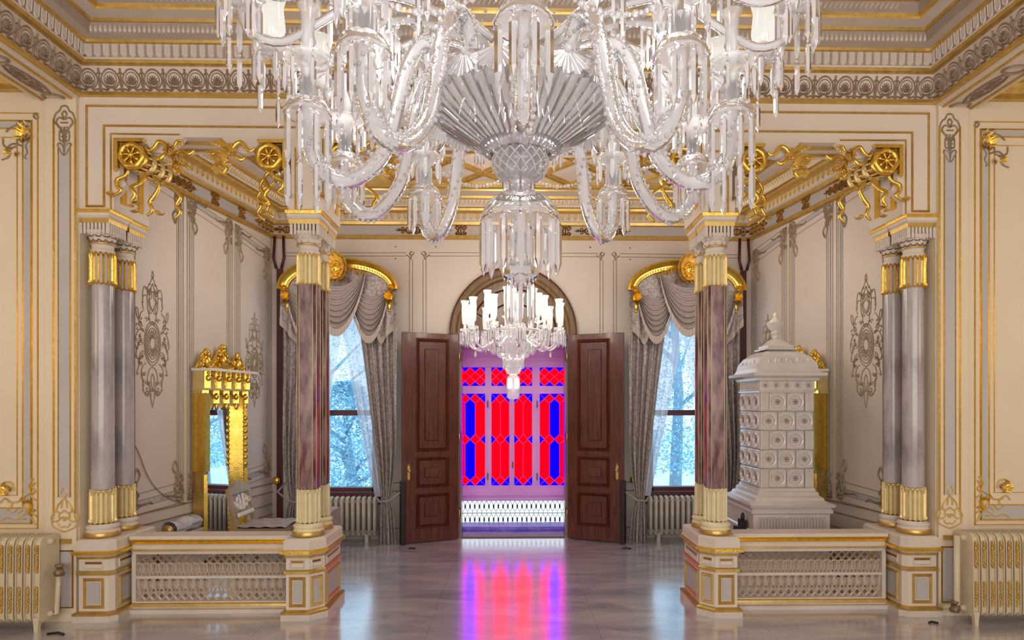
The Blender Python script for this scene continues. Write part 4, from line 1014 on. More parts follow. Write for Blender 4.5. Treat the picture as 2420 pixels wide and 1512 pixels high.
ssw([(-.01, 1.695), (.01, 1.7), (.018, 1.715), (.006, 1.725), (.006, 1.80), (.03, 1.81), (.04, 1.83), (.085, 1.85), (.09, 1.875), (.05, 1.885), (.04, 1.9)], 'cornice')
ssw([(.04, 1.9), (.03, 1.92), (.02, 1.97), (-.02, 2.03), (-.08, 2.075), (-.14, 2.1)], 'dome')
ssw([(-.14, 2.1), (-.10, 2.1), (-.10, 2.115), (-.13, 2.12), (-.13, 2.145), (-.15, 2.15), (-.20, 2.2), (-.225, 2.22), (-.225, 2.23)], 'stepped_top')
b = MB(); b.lathe([(.03, 2.22), (.026, 2.25), (.04, 2.26), (.05, 2.27), (.03, 2.285), (.055, 2.3), (.075, 2.33), (.082, 2.36), (.086, 2.365), (.06, 2.375), (.055, 2.39), (.03, 2.405), (.026, 2.42), (.0, 2.425)], 20, c=(scx, scy, 0), mod=lambda a, j, i: 1+(.05*math.sin(9*a) if 4 < j < 8 else 0))
b.ball((scx, scy, 2.44), .024, 10, 8); b.build('urn_finial', 'stove_white', st)
def tile_mesh(w, h):
    b = MB(); hw, hh = w/2-.003, h/2-.003
    f = lambda a, c, n: (a, -n, c)
    v = [f(-hw, -hh, 0), f(hw, -hh, 0), f(hw, hh, 0), f(-hw, hh, 0)]; e = .008
    v += [f(-hw+e, -hh+e, .007), f(hw-e, -hh+e, .007), f(hw-e, hh-e, .007), f(-hw+e, hh-e, .007)]
    b.add(v, [(0, 1, 5, 4), (1, 2, 6, 5), (2, 3, 7, 6), (3, 0, 4, 7)])
    n = 24; r = min(hw, hh)-.012; ring_ = []
    for rr, d in ((r, .007), (r-.003, .017), (r-.014, .014), (r*.72, -.004), (r*.45, -.004), (r*.42, .002)): ring_.append([f(rr*math.cos(2*PI*i/n), rr*math.sin(2*PI*i/n), d) for i in range(n)])
    sq = []
    for i in range(n):
        a = 2*PI*i/n; k = 1/max(abs(math.cos(a))/(hw-e), abs(math.sin(a))/(hh-e)); sq.append(f(k*math.cos(a), k*math.sin(a), .007))
    rows = [sq]+ring_
    k0 = [p for r_ in rows for p in r_]
    b.add(k0, [(j*n+i, j*n+(i+1) % n, (j+1)*n+(i+1) % n, (j+1)*n+i) for j in range(len(rows)-1) for i in range(n)], False)
    b.add(ring_[-1], [tuple(range(n))])
    return b
def ros_mesh(r):
    b = MB(); f = lambda a, c, n: (a, -n, c)
    for k in range(8): a = k*PI/4; b.stroke(f, [(r*.35*math.cos(a), r*.35*math.sin(a)), (r*math.cos(a), r*math.sin(a))], lambda t: r*.2*math.sin(PI*(.3+.6*t)), .005)
    b.ball((0, -.002, 0), (r*.28, .006, r*.28), 8, 6); return b
def half_tile(w, h):
    b = MB(); f = lambda a, c, n: (a, -n, c); hw, hh = w/2-.003, h/2-.003
    b.prism([(-hw, -hh), (hw, -hh), (hw, hh), (-hw, hh)], f, -.005, .007)
    b.stroke(f, [(-hw*.6, -hh*.85), (hw*.6, -hh*.85), (hw*.6, hh*.85), (-hw*.6, hh*.85)], .005, .006, True, n0=.006)
    for k in range(4): b.stroke(f, ell(0, hh*(-.6+.4*k), hw*.3, hh*.15, 8), .004, .006, True, n0=.006)
    return b
z0t, rh = .828, .1745; wt = (SX1-SX0)/3
protos = {}
def put_tile(kind, w, x, y, z, ang):
    key = (kind, round(w, 3))
    if key not in protos:
        o = (tile_mesh(w, rh) if kind == 't' else half_tile(w, rh)).build('tile' if kind == 't' else 'half_tile', 'stove_white', None); o.parent = st
        o.location = Vector((x, y, z))-wloc(st); o.rotation_euler = (0, 0, ang); r_ = None
        if kind == 't': r_ = ros_mesh(w*.19).build('rosette', 'bronze', None); r_.parent = o
        protos[key] = (o, r_)
    else:
        o, r_ = protos[key]; c = inst(o, st, (x, y, z), ang)
        if r_: d = r_.copy(); COL.objects.link(d); d.parent = c
for row in range(5):
    z = z0t+rh*(row+.5)
    for fx, fy, dx, dy, ang in ((SX0, SY0, 1, 0, 0), (SX0, SY1, 0, -1, -PI/2)):
        if row % 2 == 1 or ang != 0:
            for k in range(3): put_tile('t', wt, fx+dx*wt*(k+.5), fy+dy*wt*(k+.5), z, ang)
        else:
            for u, kd, w in ((.25, 'h', wt*.5), (1, 't', wt), (2, 't', wt), (2.75, 'h', wt*.5)): put_tile(kd, w, fx+dx*wt*u, fy+dy*wt*u, z, ang)
fr_ = None
for k in range(5):
    x = SX0+(SX1-SX0)*(k+.5)/5
    if k == 0: fr_ = ros_mesh(.026).build('frieze_rosette', 'bronze', None); fr_.parent = st; fr_.location = Vector((x, SY0-.006, 1.765))-wloc(st); pr = fr_
    else: inst(fr_, st, (x, SY0-.006, 1.765))
b = MB()
for k in range(5): b.stroke(lambda a, c, n: (a, SY0-.006-n, c), ell(SX0+(SX1-SX0)*(k+.5)/5, 1.765, .033, .03, 16), .005, .006, True)
for k in range(9): b.stroke(lambda a, c, n: (SX0-.006-n, a, c), ell(SY0+(SY1-SY0)*(k+.5)/9, 1.765, .018, .03, 10), .004, .006, True)
b.build('frieze_rings', 'stove_white', st)
b = MB()
for k in range(22): x = SX0-.06+(SX1-SX0+.12)*(k+.5)/22; b.stroke(lambda a, c, n: (a, SY0-.1-n, c), [(x-.009, .475), (x-.009, .57), (x, .583), (x+.009, .57), (x+.009, .475)], .005, .014)
for k in range(3): x = SX0+(SX1-SX0)*(k+.5)/3; b.stroke(lambda a, c, n: (a, SY0-.1-n, c), ell(x, .34, .07, .07, 20), .01, .01, True); b.stroke(lambda a, c, n: (a, SY0-.1-n, c), ell(x, .34, .035, .035, 14), .01, .012, True)
b.build('base_relief', 'stove_white', st)
b = MB()   # reliefs on the dome
for k in range(4):
    x = -.15+.1*k
    for fn in (lambda a, c, n: (scx+a, scy-(hs+.012-.45*max(0, c-.04))-n, 1.94+c*.75),):
        b.stroke(fn, spiral(x, .06, .035, .008, k, 1.3 if k % 2 else -1.3), .006, .012); b.stroke(fn, [(x+.03, .02), (x+.05, .09), (x+.04, .12)], .006, .012)
        fn2 = lambda a, c, n: (scx-(hs+.012-.45*max(0, c-.04))-n, scy+a, 1.94+c*.75)
        b.stroke(fn2, spiral(x, .06, .03, .008, k, 1.3), .006, .012)
b.build('dome_relief', 'stove_white', st)
b = MB(); b.box(SX0-.125, SX0-.105, SY0+.1, SY0+.34, .2, .42); b.box(SX0-.16, SX0-.12, SY0+.0, SY0+.12, .3, .53); b.ball((SX0-.14, SY0+.05, .55), (.02, .02, .05), 8, 6); b.build('fire_door', 'near_black', st)
# ---- tall pier glasses on the alcove walls
def pier_glass(s, label):
    t = thing('pier_glass', label, 'mirror', (s*2.98, 6.4, 0), 'tall gilt pier glasses on the alcove walls')
    P = WLp if s < 0 else WRp
    aF = WLp.ab(452, 900)[0]; aB = WLp.ab(557, 900)[0]     # a of the front and back ends
    w = aF-aB; n0, n1 = .02, .13
    f = P.pt
    def bxp(a0, a1, z0, z1, m0, m1, nm, m): return MB().prism([(a0, z0), (a1, z0), (a1, z1), (a0, z1)], f, m0, m1).build(nm, m, t)
    bxp(aF-.04, aF, 0.0, .98, n0, n1, 'lower_stile', 'gold_soft'); bxp(aF-.05, aF+.015, .98, 1.75, n0, n1+.03, 'upper_stile', 'gold')
    bxp(aB, aB+.07, 0.0, 1.72, n0, n1, 'stile', 'gold'); bxp(aB, aF, 0, .12, n0, n1, 'bottom_rail', 'gold_soft')
    bxp(aB+.07, aF-.04, .12, 1.62, n0, n0+.03, 'mirror_glass', 'mirror')
    b = MB()
    for a in (aF-.02, aB+.035):
        for z0, z1 in ((.15, .95), (1.0, 1.6)): b.stroke(P, [(a, z0), (a, z1)], .02, .025, n0=n1)
        for k in range(30): c = P.pt(a-.035 if a > (aF+aB)/2 else a+.035, .15+.05*k, n1); b.ball(c, .011, 6, 4)
    for k in range(8): c = P.pt(aB+.06, 1.0+.07*k, n1+.02); b.ball(c, (.022, .022, .03), 6, 5)
    b.build('stile_carving', 'gold', t, kind='stuff')
    # entablature: two tiers of little arches with busts, a shelf, a crest of three peaks
    bxp(aB-.02, aF+.01, 1.62, 1.78, n0, n1-.02, 'lower_frieze', 'gold_pale'); bxp(aB-.04, aF+.02, 1.78, 1.80, n0, n1+.06, 'frieze_shelf', 'gold_pale')
    bxp(aB-.02, aF+.01, 1.80, 1.97, n0, n1, 'upper_frieze', 'gold_pale'); bxp(aB-.06, aF+.03, 1.97, 1.995, n0, n1+.09, 'crest_shelf', 'white_cap')
    b = MB(); n = 5
    for k in range(n):
        a = aB+.03+(w-.06)*k/(n-1)
        b.stroke(P, [(a, 1.8), (a, 1.97)], .022, .05, n0=n1); b.ball(P.pt(a, 1.9, n1+.03), (.03, .03, .035), 8, 6); b.ball(P.pt(a, 1.95, n1+.03), .02, 8, 6)
        b.stroke(P, [(a, 1.65), (a, 1.78)], .026, .05, n0=n1-.02); b.ball(P.pt(a, 1.72, n1), (.03, .03, .04), 8, 6); b.ball(P.pt(a, 1.62, n1), (.02, .02, .04), 8, 6)
        if k < n-1:
            am = a+(w-.06)/(n-1)/2
            b.stroke(P, ell(am, 1.83, .06, .1, 10, 0, PI), .01, .02, n0=n1); b.stroke(P, ell(am, 1.67, .06, .08, 10, 0, PI), .01, .02, n0=n1-.02)
    b.build('frieze_carving', 'gold', t, kind='stuff')
    rnd = random.Random(5); b = MB()
    for c_, hh, ww in ((.14, .17, .14), (.5, .24, .2), (.86, .17, .12)):
        a = aF-w*c_
        for k in range(46):
            u = rnd.random(); z = 2.0+hh*u; hw = ww*(1-u)**.8; aa = a+rnd.uniform(-hw, hw); b.ball(P.pt(aa, z, .06+rnd.uniform(0, .05)), (rnd.uniform(.012, .024),)*3, 6, 4)
        b.ball(P.pt(a, 2.0+hh*.95, .08), (.024, .024, .04), 8, 6); b.ball(P.pt(a, 2.0+hh*.4, .1), (.04, .04, .06), 8, 6)
        b.prism([(a-ww*.9, 1.995), (a+ww*.9, 1.995), (a+ww*.3, 2.0+hh*.6), (a, 2.0+hh), (a-ww*.3, 2.0+hh*.6)], P.pt, .04, .07)
    b.stroke(P, spiral(aF-.01, 2.03, .035, .008, 0, 1.5), .012, .03, n0=.08); b.build('crest', 'gold', t, kind='stuff'); t.scale = (1, 1, .97)
    return t
pier_glass(-1, 'tall gilt pier glass with carved crest in the alcove with the chair')
pier_glass(1, 'tall gilt pier glass half hidden behind the white tiled stove')
# ---- radiators of the hall: ribs with gilt relief
def hall_radiator(s, label):
    t = thing('radiator', label, 'radiator', (s*3.9, 4.6, 0), 'cast iron radiators in the hall'); n = 14; pit = .0605
    x_in = 3.305; Y0, Y1 = 4.50, 4.70
    b = MB()
    def rib(a, c, n_): return a
    # one rib, centred on x=0
    o = [(Y0, .12), (Y0+.006, .6), (Y0+.02, .64), (Y0+.05, .66), (Y1-.03, .66), (Y1, .63), (Y1, .09), (Y1-.03, .06), (Y0+.03, .06), (Y0+.005, .08)]
    rb = MB()
    for (x0, x1, ins) in ((-.021, .021, .03), (-.024, -.018, 0), (.018, .024, 0)):
        k = len(o); cy, cz = (Y0+Y1)/2, .36
        oo = [(cy+(y-cy)*(1-ins*4), cz+(z-cz)*(1-ins)) for y, z in o]
        rb.add([(x0, y, z) for y, z in oo]+[(x1, y, z) for y, z in oo], [tuple(range(k)), tuple(range(k, 2*k))[::-1]]+[(i, k+i, k+(i+1) % k, (i+1) % k) for i in range(k)])
    rl = MB(); rnd = random.Random(3)
    for z0, z1 in ((.13, .32), (.41, .61)):
        f = lambda a, c, n_: (a, Y0+.010-n_, c)
        rl.prism([(-.012, z0+.02), (0, z0), (.012, z0+.02), (.012, z1-.015), (0, z1), (-.012, z1-.015)], f, -.004, .003)
        for k in range(22): rl.ball((rnd.uniform(-.009, .009), Y0+.006, z0+.01+(z1-z0-.02)*k/21), (.006, .007, .009), 6, 4)
    for k in range(n):
        x = s*(x_in+.03+pit*k)
        if k == 0:
            r0 = rb.build('rib', 'radiator_cream', None); r0.parent = t; r0.location = Vector((x, 0, 0))-wloc(t)
            l0 = rl.build('gilt_relief', 'gold_soft', None); l0.parent = r0
            r0.location = Vector((x, 0, 0))-wloc(t)
        else:
            c = inst(r0, t, (x, 0, 0)); d = l0.copy(); COL.objects.link(d); d.parent = c
    b = MB()
    for z in (.615, .1): b.tube([(s*(x_in-.02), 4.6, z), (s*(x_in+pit*n+.02), 4.6, z)], .022, 12)
    b.build('header_pipe', 'radiator_cream', t)
    b = MB()
    for k in (0, n-1): x = s*(x_in+.03+pit*k); b.prism([(x-.02, .1), (x+.02, .1), (x+.012, 0), (x-.012, 0)], lambda a, c, n_: (a, Y0-n_, c), -.03, .0)
    b.build('foot', 'radiator_cream', t)
    b = MB(); xx = s*(x_in-.045)
    b.tube([(xx, 4.6, .63), (xx, 4.6, .13), (xx-s*.02, 4.62, .1), (xx-s*.06, 4.66, .09)] if s > 0 else [(s*(x_in-.02), 4.6, .1), (xx, 4.6, .1), (xx, 4.62, .4), (xx, 4.68, .42)], .022 if s > 0 else .016, 10); b.build('supply_pipe', 'radiator_cream', t)
    zv = .1 if s > 0 else .4
    b = MB(); b.lathe([(.0, -.03), (.03, -.03), (.034, -.01), (.024, .0), (.02, .03), (.028, .035), (.028, .05), (0, .052)], 14, c=(xx-s*.02, 4.6, zv)); b.lathe([(0, -.02), (.022, -.02), (.026, 0), (.022, .02), (0, .02)], 12, M=Matrix.Translation((xx-s*.04, 4.56, zv)) @ Matrix.Rotation(PI/2, 4, 'X')); b.build('valve', 'bronze', t)
hall_radiator(-1, 'cream radiator with gilt reliefs below the wall panel, on the mirror alcove side')
hall_radiator(1, 'cream radiator with gilt reliefs and thick end pipe, on the stove side')
# ---- plain radiators under the windows
def window_radiator(s, label):
    t = thing('radiator', label, 'radiator', (s*WX, 7.4, 0), 'plain column radiators under the windows'); n = 16; pit = .0635; Y = 7.40
    rb = MB()
    for y in (Y-.05, Y, Y+.05):
        rb.tube([(0, y, .08), (0, y, .48)], .021, 8)
    rb.tube([(0, Y-.06, .47), (0, Y-.03, .5), (0, Y+.03, .5), (0, Y+.06, .47)], .024, 8); rb.tube([(0, Y-.06, .1), (0, Y, .08), (0, Y+.06, .1)], .024, 8)
    x0 = s*WX-pit*n/2+.0
    for k in range(n):
        x = x0+pit*(k+.5)
        if k == 0: r0 = rb.build('section', 'radiator_grey', None); r0.parent = t; r0.location = Vector((x, 0, 0))-wloc(t)
        else: inst(r0, t, (x, 0, 0))
    b = MB()
    for z in (.46, .11): b.tube([(x0, Y, z), (x0+pit*n, Y, z)], .02, 10)
    b.build('header_pipe', 'radiator_grey', t)
    b = MB()
    for u in (.12, .88): x = x0+pit*n*u; b.box(x-.02, x+.02, Y-.06, Y+.05, 0, .09)
    b.build('foot', 'radiator_grey', t)
window_radiator(-1, 'plain grey radiator under the window beside the mirror alcove')
window_radiator(1, 'plain grey radiator under the window beside the tiled stove')
# ---- window draperies
KX = .00495     # metres per photo pixel at the windows
def drapery(s, side_label):
    cx = s*1.965; Yc = 7.25
    tv = thing('window_drapery', 'silver grey damask drapery with swags at the window '+side_label, 'curtain', (cx, Yc, 0), 'silver draperies at the windows')
    def sheet(e, x_top, x_tie, x_bot, zt, ztie, nf, amp, y, nm, m, zb=0.01):
        """one curtain from the pelmet to the floor, gathered at the tie; e mirrors it"""
        def fn(u, v):
            z = zt+(zb-zt)*v; tt = (zt-z)/(zt-ztie)
            if tt <= 1:
                k = tt**(1.0 if nm == 'drape' else 1.15); xa = x_top[0]+(x_tie[0]-x_top[0])*k; xb = x_top[1]+(x_tie[1]-x_top[1])*min(1, max(0, (tt-.7)/.3))**2 if nm == 'drape' else x_top[1]+(x_tie[1]-x_top[1])*k
            else:
                k = (tt-1)/((zt-zb)/(zt-ztie)-1); k = math.sqrt(k); xa = x_tie[0]+(x_bot[0]-x_tie[0])*k; xb = x_tie[1]+(x_bot[1]-x_tie[1])*k
            pinch = 1-.6*math.exp(-((z-ztie)/.22)**2)
            x = xa+(xb-xa)*u
            yy = y+amp*pinch*math.sin(2*PI*nf*u+.8*math.sin(3*v+u*2))+amp*.35*math.sin(2*PI*nf*2.3*u+v*4)
            return (cx+e*x, yy, z)
        MB().grid(fn, 56, 30).build(nm, m, tv)
    for e in (-1, 1):
        sheet(e, (.15, .64), (.46, .565), (.43, .64), 2.95, .5, 5, .038, Yc, 'drape', 'damask')
        sheet(e, (-.04, .5), (.38, .5), (.44, .52), 2.7, .52, 5, .016, Yc+.07, 'sheer', 'sheer', .53)
        # tie-back
        b = MB(); b.tube([(cx+e*(.8 if e*s < 0 else .66), 7.5, .72), (cx+e*.7, Yc-.02, .6), (cx+e*.56, Yc-.07, .5), (cx+e*.46, Yc-.07, .49), (cx+e*.42, Yc, .52)], .011, 8); b.build('tie_cord', 'velvet', tv)
    # flat damask pelmet cloth behind the swags
    b = MB(); pts = [(.58*math.cos(PI*i/20), 2.86+.27*math.sin(PI*i/20)) for i in range(21)]+[(-.58, 2.55), (-.3, 2.72), (0, 2.6), (.3, 2.72), (.58, 2.55)]
    b.prism(pts, lambda a, c, n: (cx+a, Yc-.05-n, c), 0, .012); b.build('pelmet_cloth', 'damask', tv)
    # swags
    def swag(xl, xr, ztl, ztr, drop, y, sag=.0):
        def top(u): return ztl+(ztr-ztl)*u-.16*math.sin(PI*u)
        def fn(u, v):
            x = xl+(xr-xl)*u; arc = (1-(2*u-1)**2)**.75
            z = top(u)-v*(drop-.16)*arc-.012
            yy = y-.035*arc*math.sin(PI*min(1, v*1.05))-.028*math.sin(2*PI*7.5*v)*arc**.5*(.4+.6*v)-.02
            return (cx+x, yy, z)
        MB().grid(fn, 28, 60).build('swag', 'velvet', tv)
        def fr(u, v):
            x = xl+(xr-xl)*u; arc = (1-(2*u-1)**2)**.75; z = top(u)-(drop-.16)*arc-.012-v*.085*(.35+.65*arc**.5)
            return (cx+x, y-.045-.01*arc+.004*math.sin(u*260), z)
        MB().grid(fr, 60, 2).build('fringe', 'fringe', tv)
    swag(-.57, -.10, 2.90, 3.04, .60, Yc-.07); swag(.10, .57, 3.04, 2.90, .60, Yc-.07); swag(-.32, .32, 3.08, 3.08, .64, Yc-.12)
    # side tails with a pointed fringed end
    for e in (-1, 1):
        def tail(u, v):
            x = .41+.24*u; zb = 2.32+.22*abs(u-.25)/.75 if u > .25 else 2.32+.5*(.25-u)
            z = 2.92+(zb-2.92)*v; return (cx+e*x, Yc-.06-.02*math.sin(u*14)*(.3+v), z)
        MB().grid(tail, 20, 12).build('tail', 'damask', tv)
        def tf(u, v):
            x = .41+.24*u; zb = 2.32+.22*abs(u-.25)/.75 if u > .25 else 2.32+.5*(.25-u)
            return (cx+e*x, Yc-.066-.02*math.sin(u*14)*1.3, zb+.02-.08*v)
        MB().grid(tf, 30, 2).build('fringe', 'fringe', tv)
    # gilt arched pelmet
    g = thing('gilt_pelmet', 'arched gilt pelmet with mask and drops over the draped window '+side_label, 'pelmet', (cx, 7.2, 2.9), 'gilt pelmets over the windows')
    Yp = 7.26
    def cen(t): return (.60*math.cos(t), 2.93+.20*math.sin(t) if False else 2.90+.27*math.sin(t)**.8 if math.sin(t) > 0 else 2.90)
    def band(prof, nm, m, K=48):
        v = []
        for i in range(K+1):
            t = PI*i/K; x, z = .52*math.cos(t), 2.87+.21*max(0, math.sin(t))**.9
            nx, nz = math.cos(t)*.8, max(.0, math.sin(t))+.05; l = math.hypot(nx, nz); nx /= l; nz /= l
            v += [(cx+x+nx*o, Yp-n, z+nz*o) for o, n in prof]
        k = len(prof); b = MB(); b.add(v, [(i*k+j, i*k+j+1, (i+1)*k+j+1, (i+1)*k+j) for i in range(K) for j in range(k-1)], False); b.build(nm, m, g)
    band([(-.02, -.02), (-.02, .05), (.0, .07), (.03, .06)], 'inner_band', 'gold_soft'); band([(.03, .06), (.05, .09), (.09, .10), (.11, .12)], 'cove_band', 'gold'); band([(.11, .12), (.13, .155), (.15, .15), (.155, .12), (.155, -.02)], 'outer_band', 'gold')
    b = MB()
    for k in range(2, 47):
        t = PI*k/48; 
        if abs(t-PI/2) < .3: continue
        x, z = .52*math.cos(t), 2.87+.21*math.sin(t)**.9; b.ball((cx+x+math.cos(t)*.06, Yp-.1, z+.07*(math.sin(t)+.05)), (.009, .012, .016), 6, 4)
    b.build('bead_row', 'gold_pale', g, kind='stuff')
    rnd = random.Random(7)
    def lv(b, x, z, an, L_, y, w=.35):
        e1 = Vector((math.cos(an), -.3, math.sin(an))).normalized(); e3 = Vector((0, -1, 0)); e2 = e3.cross(e1).normalized(); e3 = e1.cross(e2)
        M = Matrix((e1, e2, e3)).transposed().to_4x4(); M.translation = (x, y, z); b.leaf(M, L_, L_*w, .9, .016)
    # central mask: face, brow, nose, mouth, mane of leaves
    b = MB(); zc_ = 3.10; yf = Yp-.16
    for k in range(18): an = 2*PI*k/18; lv(b, cx+.06*math.cos(an), zc_+.09*math.sin(an), an, .14, yf)
    for k in range(10): an = 2*PI*k/10+.2; lv(b, cx+.05*math.cos(an), zc_+.08*math.sin(an), an, .1, yf-.03)
    for e in (-1, 1):
        for k in range(6): lv(b, cx+e*(.12+.035*k), zc_+.0-.012*k, (0 if e > 0 else PI)+rnd.uniform(-.6, .6), .08, Yp-.12)
    b.build('mask_mane', 'gold_leaf', g, kind='stuff')
    b = MB(); b.ball((cx, yf-.03, zc_), (.055, .05, .075), 14, 10); b.ball((cx, yf-.085, zc_-.005), (.014, .02, .03), 8, 6)
    for e in (-1, 1): b.ball((cx+e*.027, yf-.068, zc_+.028), (.014, .012, .009), 8, 6); b.ball((cx+e*.03, yf-.065, zc_+.045), (.02, .012, .006), 8, 5); b.ball((cx+e*.035, yf-.06, zc_-.015), (.018, .012, .02), 8, 6)
    b.ball((cx, yf-.07, zc_-.042), (.022, .012, .008), 8, 5); b.ball((cx, yf-.05, zc_-.075), (.026, .02, .02), 8, 6); b.build('mask_face', 'gold', g)
    b = MB()
    for k in range(5): lv(b, cx+(-.06+.03*k), zc_-.09, -PI/2+(-.5+.25*k), .11, yf)
    b.build('mask_beard', 'gold', g)
    for e in (-1, 1):
        b = MB(); x = cx+e*.57
        b.ball((x, Yp-.08, 2.80), (.05, .045, .075), 10, 8); b.ball((x, Yp-.08, 2.70), (.022, .025, .06), 8, 6); b.ball((x, Yp-.08, 2.645), .018, 8, 6)
        for k in range(9): an = PI*k/8; lv(b, x, 2.8, an+PI if k % 2 else an, .075, Yp-.12)
        for k in range(4): lv(b, x, 2.76, -PI/2-.6+.4*k, .08, Yp-.12)
        b.stroke(lambda a, c, n: (a, Yp-.12-n, c), spiral(x+e*.02, 2.89, .04, .008, 0, e*1.4), .012, .02); b.build('corner_drop', 'gold', g)
drapery(-1, 'beside the mirror alcove'); drapery(1, 'beside the tiled stove')
# ---- brass tie-back knobs on the back wall
for (x, z, lab) in ((-2.76, .70, 'round brass tieback knob by the dark red batten near the carved chair'), (1.42, .70, 'round brass tieback knob on the wall between open door and silver drape'), (2.70, .70, 'round brass tieback knob peeping out left of the stove body')):
    b = MB(); M = Matrix.Translation((x, BY-.002, z)) @ Matrix.Rotation(PI/2, 4, 'X')
    b.lathe([(0, 0), (.03, 0), (.03, .02), (.014, .03), (.014, .08), (.04, .085), (.046, .1), (.04, .115), (.02, .125), (0, .125)], 18, M=M)
    o = b.build('tieback_knob', 'gold'); o['label'] = lab; o['category'] = 'knob'; o['group'] = 'brass tieback knobs'
# ---- carved chair in the alcove
ch = thing('carved_chair', 'pale carved wooden chair with grey cloth seat behind the pierced balustrade', 'chair', (-2.35, 6.15, 0))
cxc, cyc = -2.35, 6.15
def cbox(nm, x0, x1, y0, y1, z0, z1, m='chair_wood', tiltb=0):
    b = MB(); M = Matrix.Translation((cxc-.21, cyc, .42)) @ Matrix.Rotation(-tiltb, 4, 'Y') @ Matrix.Translation((-(cxc-.21), -cyc, -.42)) if tiltb else None
    b.box(x0, x1, y0, y1, z0, z1, M); return b.build(nm, m, ch, bevel=.006)
for (x, y) in ((cxc-.2, cyc-.2), (cxc-.2, cyc+.2), (cxc+.2, cyc-.2), (cxc+.2, cyc+.2)): cbox('leg', x-.022, x+.022, y-.022, y+.022, 0, .42)
cbox('seat_frame', cxc-.23, cxc+.23, cyc-.23, cyc+.23, .38, .44)
b = MB(); b.grid(lambda u, v: (cxc-.22+.46*u, cyc-.23+.46*v, .455+.025*math.sin(PI*u)*math.sin(PI*v)+.006*math.sin(23*u+9*v)), 14, 14); b.build('seat_cushion', 'chair_cloth', ch)
for y in (-.2, .2): cbox('back_post', cxc-.235, cxc-.195, cyc+y-.022, cyc+y+.022, .42, .80, tiltb=.22)
MT = Matrix.Translation((cxc-.21, cyc, .42)) @ Matrix.Rotation(-.22, 4, 'Y')
fb = lambda a, c, n: tuple(MT @ Vector((n, a, c)))
b = MB(); b.prism([(-.22, .33), (.22, .33), (.22, .39), (.1, .42), (.05, .45), (-.05, .45), (-.1, .42), (-.22, .39)], fb, -.02, .02); b.build('crest_rail', 'chair_wood', ch)
b = MB(); b.prism([(-.2, .1), (.2, .1), (.2, .16), (-.2, .16)], fb, -.015, .015); b.build('lower_rail', 'chair_wood', ch)
b = MB(); b.prism([(-.2, .16), (.2, .16), (.2, .33), (-.2, .33)], fb, -.012, .0); b.build('back_panel', 'chair_cloth', ch)
b = MB()
for sg in (-1, 1):
    for sp in (spiral(sg*.07, .27, .045, .01, 0, sg*1.3), spiral(sg*.07, .21, .04, .01, PI, -sg*1.2), [(sg*.02, .17), (sg*.04, .32)], spiral(sg*.15, .24, .035, .01, 0, sg*1.2)): b.stroke(fb, sp, .008, .016)
for k in range(9): b.stroke(fb, [(-.16+.04*k, .115), (-.16+.04*k, .15)], .007, .02, n0=.014)
b.build('back_carving', 'white_cap', ch, kind='stuff')
# ---- table end beside the chair, seen over the balustrade
tb_ = thing('covered_bench', 'low bench under a grey cloth between carved chair and maroon columns', 'bench', (-2.0, 6.5, 0))
b = MB(); b.grid(lambda u, v: (-2.1+.26*u, 6.3+.5*v, .50+.004*math.sin(17*u+8*v)), 10, 10)
for (fx, fy) in ((lambda u: -2.1+.26*u, lambda u: 6.3), (lambda u: -2.1, lambda u: 6.3+.5*u), (lambda u: -1.84, lambda u: 6.3+.5*u)):
    b.grid(lambda u, v, fx=fx, fy=fy: (fx(u)+.008*math.sin(30*u)*v, fy(u)-.01*math.sin(26*u)*v, .5-.4*v), 24, 4)
b.build('cloth', 'chair_cloth', tb_)
for (x, y) in ((-2.06, 6.34), (-1.88, 6.34), (-2.06, 6.76), (-1.88, 6.76)): MB().box(x-.02, x+.02, y-.02, y+.02, 0, .48).build('leg', 'chair_wood', tb_)
# ---- plastic wrapped bundle low on the alcove wall, dangling wire
bu = thing('wrapped_bundle', 'crumpled plastic wrapped bundle beside the grey columns of the mirror alcove', 'bundle', (-2.95, 5.65, 0))
b = MB(); rnd = random.Random(1)
b.grid(lambda u, v: (-2.98+.07*math.cos(2*PI*u)*(1+.15*math.sin(9*u+7*v)), 5.55+.45*v, .50+.065*math.sin(2*PI*u)*(1+.2*math.sin(11*v+5*u))), 24, 14); b.build('plastic_wrap', 'plastic', bu)
b = MB(); b.box(-3.04, -2.9, 5.52, 6.02, .0, .44); b.build('stand', 'plaster', bu, bevel=.01)
b = MB(); b.ball((-2.98, 5.54, .5), (.05, .03, .05), 10, 8); b.build('end_cap', 'gold_soft', bu)
cd = [WLp.pt(*wab(x, y), .008) for x, y in ((305, 1020), (312, 1042), (328, 1075), (340, 1108), (356, 1140), (378, 1164), (400, 1178), (425, 1187), (440, 1188))]
MB().tube([tuple(p) for p in smoothpts(cd, 3)], .004, 6).build('loose_wire', 'stencil', roots[-1])
# floor cable scraps by the radiators
for (x, y, ln, lab) in ((-3.22, 4.45, .12, 'short black cable scrap on the floor by the mirror-side radiator'), (3.02, 4.55, .06, 'tiny black scrap on the floor by the stove-side pedestal'), (-1.15, 7.0, .07, 'small black scrap on the floor below the door leaf by the mirror side'), (1.2, 6.95, .09, 'small black scrap on the floor below the door leaf by the stove side')):
    o = MB().tube([(x, y, .008), (x+ln*.5, y+.02, .009), (x+ln, y-.01, .008)], .008, 6).build('cable_scrap', 'near_black'); o['label'] = lab; o['category'] = 'scrap'
for s in (1,):
    o = MB().box(3.37, 3.41, F-.06, F-.034, .22, .29).build('wall_socket', 'plaster'); o['label'] = 'small square wall socket beside the thick end pipe of the radiator'; o['category'] = 'socket'

